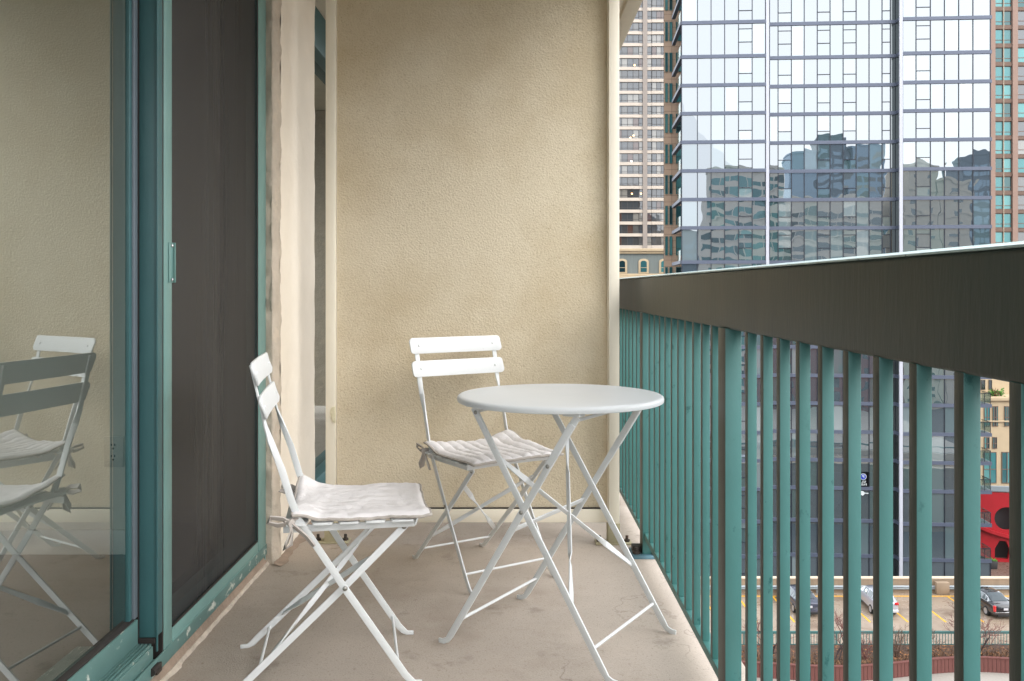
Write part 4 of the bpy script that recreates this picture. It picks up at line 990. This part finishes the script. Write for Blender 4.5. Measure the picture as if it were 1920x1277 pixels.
def bare_plant(px, py, h, name, label, cat, twig, trunk, seed, spread, stems, grp, depth=5):
    rr = random.Random(seed); d = 40354/(py-540); d = 56.7
    x = (px-960)*d/1680
    y = 56+cx_(x)+.75
    root = empty(name, (x, y, DZ+PH-.05), rr.uniform(0, 6), label, cat, grp)
    T = MB(); C_ = MB()
    def grow(p, dr, ln, r, lv):
        q = [p]; n_ = 3
        for i in range(n_):
            dr = (dr+Vector((rr.gauss(0, .16), rr.gauss(0, .16), rr.gauss(.03, .1)))).normalized(); q.append(q[-1]+dr*ln/n_)
        (T if lv <= 1 else C_).tube(q, [r, r*.92, r*.84, r*.72], 5 if lv <= 1 else 3, caps=False)
        if lv >= depth: return
        for k in range(rr.choice((2, 3, 3))):
            i = rr.choice((1, 2, 3, 3)); ax = Vector((rr.gauss(0, 1), rr.gauss(0, 1), rr.gauss(.25, .6))).normalized()
            grow(q[i], (dr+ax*spread).normalized(), ln*rr.uniform(.58, .85), max(.007, r*.62), lv+1)
    for s_i in range(stems):
        t = rr.uniform(0, 6.28); tilt = .12 if stems == 1 else .45
        grow(Vector((rr.gauss(0, .05), rr.gauss(0, .05), 0)), Vector((math.cos(t)*tilt, math.sin(t)*tilt, 1)).normalized(), h*.36, .05 if stems < 4 else .02, 0 if stems < 4 else 2)
    if T.v: T.build('trunk', trunk, root)
    C_.build('crown' if T.v else 'twigs', twig, root); return root
trees = 'bare trees in the wooden planter'; shr = 'bare twiggy shrubs in the wooden planter'
bare_plant(1436, 1240, 3.4, 'bare_tree', 'bare reddish tree in the planter before the dark blue sedan, leftmost of the bare trees', 'tree', 'twig_red', 'bark_dark', 1, .75, 2, trees)
bare_plant(1552, 1240, 3.2, 'bare_tree', 'bare reddish tree in the planter between the dark blue and the silver car', 'tree', 'twig_red', 'bark_dark', 22, .75, 2, trees)
bare_plant(1838, 1250, 3.3, 'bare_tree', 'bare dark-stemmed spreading tree in the planter in front of the black sedan', 'tree', 'twig_red', 'bark_dark', 5, .8, 3, trees)
bare_plant(1611, 1240, 2.1, 'bare_shrub', 'reddish bare shrub in the planter below the silver car', 'shrub', 'twig_red', 'bark_dark', 4, .5, 9, shr, 5)
bare_plant(1672, 1240, 2.2, 'bare_shrub', 'dense brown bare shrub in the middle of the planter', 'shrub', 'twig_brown', 'bark_dark', 6, .42, 11, shr, 5)
bare_plant(1737, 1240, 2.0, 'bare_shrub', 'brown bare shrub in the planter right of the dense middle one', 'shrub', 'twig_brown', 'bark_dark', 9, .45, 10, shr, 5)
for px, lab in ((1502, 'small white notice with a dark dot on the left part of the wooden planter'), (1840, 'small white notice with a dark dot on the planter below the spreading tree')):
    xx = (px-960)*55.4/1680; yy = 56+cx_(xx)
    s_ = empty('notice_plate', (xx, yy-.035, DZ+.55), math.atan2(cx_(xx+.1)-cx_(xx-.1), .2), lab, 'sign', 'white notices on the wooden planter')
    MB().box(-.19, .19, -.012, .0, -.25, .25).build('plate', 'plate_white', s_)
    MB().disc((0, -.013, 0), (0, -1, 0), .06, .003, 12).build('symbol', 'ink', s_)

# ================================================================== CARS (nose towards +y, rear towards the camera)
def make_car(loc, rz, paint, label, kind, chrome=False, plate='plate_white', rimcol='rim'):
    root = empty('parked_car', loc, rz, label, 'car', 'cars parked on the deck')
    Lc = 4.9 if kind == 'sedan' else 4.45; Wc = .92 if kind == 'sedan' else .9
    H = 1.46 if kind == 'sedan' else 1.60
    # stations from tail (y=0) to nose: y, bottom, belt, roof, half width, roof half width
    if kind == 'sedan':
        stn = [(0, .42, .72, .74, .74, .5), (.06, .30, .95, .98, .84, .55), (.25, .26, 1.02, 1.05, .89, .6), (.75, .24, 1.04, 1.08, .91, .62), (1.15, .22, 1.03, 1.30, .92, .60), (1.55, .2, 1.02, H-.02, .92, .60), (2.2, .2, .99, H, .92, .62), (2.9, .2, .97, H-.05, .92, .60), (3.6, .22, .95, .99, .91, .62), (4.3, .24, .86, .90, .88, .58), (4.75, .28, .74, .76, .80, .5), (4.9, .36, .58, .60, .68, .4)]
        cab = (3, 8)
    else:
        stn = [(0, .45, .95, .97, .76, .5), (.08, .33, 1.05, 1.10, .85, .58), (.35, .28, 1.08, 1.48, .89, .60), (.75, .26, 1.08, H-.02, .90, .62), (1.6, .25, 1.06, H, .90, .64), (2.4, .25, 1.03, H-.06, .90, .62), (3.15, .26, 1.0, 1.04, .90, .62), (3.8, .28, .92, .96, .87, .58), (4.3, .32, .80, .82, .78, .5), (4.45, .40, .62, .64, .66, .4)]
        cab = (1, 6)
    def ring(s_):
        y, zb, zl_, zr, w, wr = s_
        return [(-w*.86, y, zb), (-w, y, zb+.16), (-w*1.0, y, (zb+zl_)/2), (-w*.955, y, zl_), (-wr, y, zr-.03 if zr-zl_ > .1 else zl_+.6*(zr-zl_)), (-wr*.6, y, zr), (0, y, zr+.012), (wr*.6, y, zr), (wr, y, zr-.03 if zr-zl_ > .1 else zl_+.6*(zr-zl_)), (w*.955, y, zl_), (w, y, (zb+zl_)/2), (w, y, zb+.16), (w*.86, y, zb)]
    rings = [ring(s_) for s_ in stn]; n_ = 13
    vs = [p for r_ in rings for p in r_]; fs = []
    for i in range(len(rings)-1):
        for k in range(n_-1): fs.append((i*n_+k, i*n_+k+1, (i+1)*n_+k+1, (i+1)*n_+k))
        fs.append((i*n_+n_-1, i*n_, (i+1)*n_, (i+1)*n_+n_-1))
    fs += [tuple(range(n_)), tuple((len(rings)-1)*n_+k for k in range(n_))]
    b = MB(); b.add(vs, fs); b.build('body', paint, root, bevel=.015, smooth=50)
    V = lambda i, k: Vector(rings[i][k])
    def inset(q, d, o_):
        c = sum(q, Vector())/len(q); nn = (q[1]-q[0]).cross(q[2]-q[0]).normalized()
        if nn.dot(c-Vector((0, Lc/2, .8))) < 0: nn = -nn
        return [c+(v_-c)*d+nn*o_ for v_ in q], nn, .008
    for sd_ in (3, 8):
        for i in range(cab[0], cab[1]):
            q = [V(i, sd_), V(i, sd_+1), V(i+1, sd_+1), V(i+1, sd_)]
            if max((q[1]-q[0]).length, (q[2]-q[3]).length) < .15: continue
            MB().plate(*inset(q, .86, .012)).build('side_window', 'dark_glass', root)
    def strip(name, i0, i1, mat):
        g_ = MB()
        for i in range(i0, i1):
            for k in range(4, 8):
                q = [V(i, k), V(i, k+1), V(i+1, k+1), V(i+1, k)]; nn = (q[1]-q[0]).cross(q[2]-q[0]).normalized()
                if nn.dot(sum(q, Vector())/4-Vector((0, Lc/2, .6))) < 0: nn = -nn
                g_.plate([Vector((v_.x*.93, v_.y, v_.z))+nn*.022 for v_ in q], nn, .012)
        return g_.build(name, mat, root)
    strip('rear_window', 3 if kind == 'sedan' else 1, 5 if kind == 'sedan' else 2, 'car_glass')
    strip('windscreen', cab[1]-1, cab[1], 'car_glass')
    for yy in ((.95, 3.85) if kind == 'sedan' else (.78, 3.45)):
        for sx_ in (1, -1):
            w_ = MB().disc((sx_*(Wc-.2), yy, .33), (sx_, 0, 0), .335, .215, 22).build('wheel', 'tyre', root, bevel=.02)
            MB().disc((sx_*(Wc+.016), yy, .33), (sx_, 0, 0), .22, .012, 16).build('rim', rimcol, w_)
    for sx_ in (1, -1):
        if kind == 'sedan': MB().box(*sorted((sx_*.70, sx_*.86)), -.03, .14, .56, .99).build('taillight', 'lamp_red', root, bevel=.02)
        else:
            MB().box(*sorted((sx_*.55, sx_*.86)), -.03, .20, .88, 1.06).build('taillight', 'lamp_red', root, bevel=.03)
        MB().box(*sorted((sx_*.90, sx_*1.06)), 3.0 if kind == 'sedan' else 2.75, 3.14 if kind == 'sedan' else 2.9, .98, 1.12).build('mirror', paint, root, bevel=.03)
    MB().box(-.84, .84, -.05, .22, .34, .56).build('bumper', paint if kind == 'sedan' else 'plate_white', root, bevel=.04)
    MB().box(-.6, .6, -.055, .1, .20, .34).build('rear_valance', 'tyre', root, bevel=.03)
    pl_ = MB().box(-.16, .16, -.075, -.03, .68 if kind == 'sedan' else .76, .83 if kind == 'sedan' else .91).build('number_plate', plate, root)
    if chrome:
        c_ = MB()
        for sd_ in (3, 8):
            k_ = sd_ if sd_ == 3 else sd_+1; t_ = sd_+1 if sd_ == 3 else sd_
            c_.tube([V(i_, k_)+Vector(((-.01 if sd_ == 3 else .01), 0, .02)) for i_ in range(3, 9)], .022, 5)
            c_.tube([V(3, k_)+Vector(((-.01 if sd_ == 3 else .01), 0, .02))]+[V(i_, k_)*.12+V(i_, t_)*.88 for i_ in range(4, 8)]+[V(8, k_)], .02, 5)
        c_.build('window_trim', 'chrome', root)
        MB().box(-.8, .8, -.058, .0, .50, .54).build('chrome_strip', 'chrome', root, bevel=.01)
        for sx_ in (1, -1):
            for yy in (1.75, 2.75): MB().box(*sorted((sx_*.91, sx_*.945)), yy, yy+.2, .84, .88).build('door_handle', 'chrome', root, bevel=.01)
    return root
make_car((21.75, 65.4, DZ), R(1), 'car_dark', 'dark blue sedan parked nose-in, leftmost of the three parked cars', 'sedan')
make_car((27.35, 65.35, DZ), R(-1), 'car_silver', 'silver hatchback crossover parked nose-in at the tan parapet', 'hatch', plate='plate_blue')
make_car((35.75, 64.9, DZ), R(2), 'car_black', 'black sedan with chrome window trim and tall red tail lamps', 'sedan', chrome=True)

# ================================================================== BUILDINGS BEHIND THE CAMERA, SEEN MIRRORED IN THE TOWER
def mirror_block(x0, x1, y1, dep, zt, wall, win, label, fl=3.1, bay=3.4, solid=.45, name='city_building', wide=.8):
    r_ = empty(name, ((x0+x1)/2, y1, GZ), 0, label, 'building', 'buildings mirrored in the tower glass')
    h = zt-GZ; w = x1-x0
    MB().box(-w/2, w/2, -dep, -.02, 0, h).build('wall', wall, r_)
    MB().box(-w/2-.2, w/2+.2, -dep, .25, h, h+.7).build('parapet', wall, r_)
    b = MB(); s_ = MB()
    nb_ = max(1, int(w/bay)); bw_ = w/nb_
    for f in range(int(h/fl)):
        z = f*fl+1.0
        if z+fl*(1-solid) > h: break
        for k in range(nb_):
            xa = -w/2+bw_*(k+.5-wide/2)
            b.box(xa, xa+bw_*wide, -.02, .01, z, z+fl*(1-solid))
        if f % 2 == 0: s_.box(-w/2, w/2, -.02, .12, z-.25, z-.02)
    o_ = b.build('windows', win, r_); o_['kind'] = 'stuff'
    s_.build('ledges', wall, r_)['kind'] = 'stuff'
    return r_
mirror_block(20, 34, -90, 14, 18.5, 'spandrel', 'blue_glass', 'low grey-blue block mirrored at the left end of the tower glass')
mirror_block(32, 53, -60, 18, 33.5, 'mirror_cream', 'teal_glass', 'cream block with teal window strips mirrored left in the tower glass', solid=.5, wide=.92)
mirror_block(53.2, 79, -62, 18, 25.5, 'mirror_cream', 'dark_glass', 'lower cream block mirrored in the middle of the tower glass', solid=.5, wide=.94)
mirror_block(63.5, 71, -112, 15, 45, 'blue_glass', 'blue_glass', 'blue-grey tower of medium height mirrored in the tower glass', name='blue_tower')
mirror_block(71.5, 80.5, -114, 15, 50, 'spandrel', 'blue_glass', 'tallest blue-grey tower mirrored in the tower glass', name='blue_tower')
mirror_block(81, 92, -110, 15, 46, 'blue_glass', 'city_glass', 'pale blue tower mirrored beside the tallest one in the tower glass', name='blue_tower')
mirror_block(83, 93, -60, 15, 33.5, 'mirror_tan', 'dark_glass', 'plain tan block mirrored right of the recess in the tower glass', solid=.6, wide=.35, bay=4.5)
mirror_block(93.2, 101, -60, 15, 29, 'mirror_tan', 'dark_glass', 'plain tan block, the lower of two, mirrored right in the tower glass', solid=.7, wide=.3, bay=5)
mirror_block(106, 120, -80, 15, 38, 'spandrel', 'blue_glass', 'blue glass block mirrored at the right end of the tower glass', bay=2.0)
mirror_block(36, 66, 2, 10, -6, 'brick_red', 'dark_glass', 'low red brick block mirrored in the lower tower glass', wide=.4, bay=2.6)
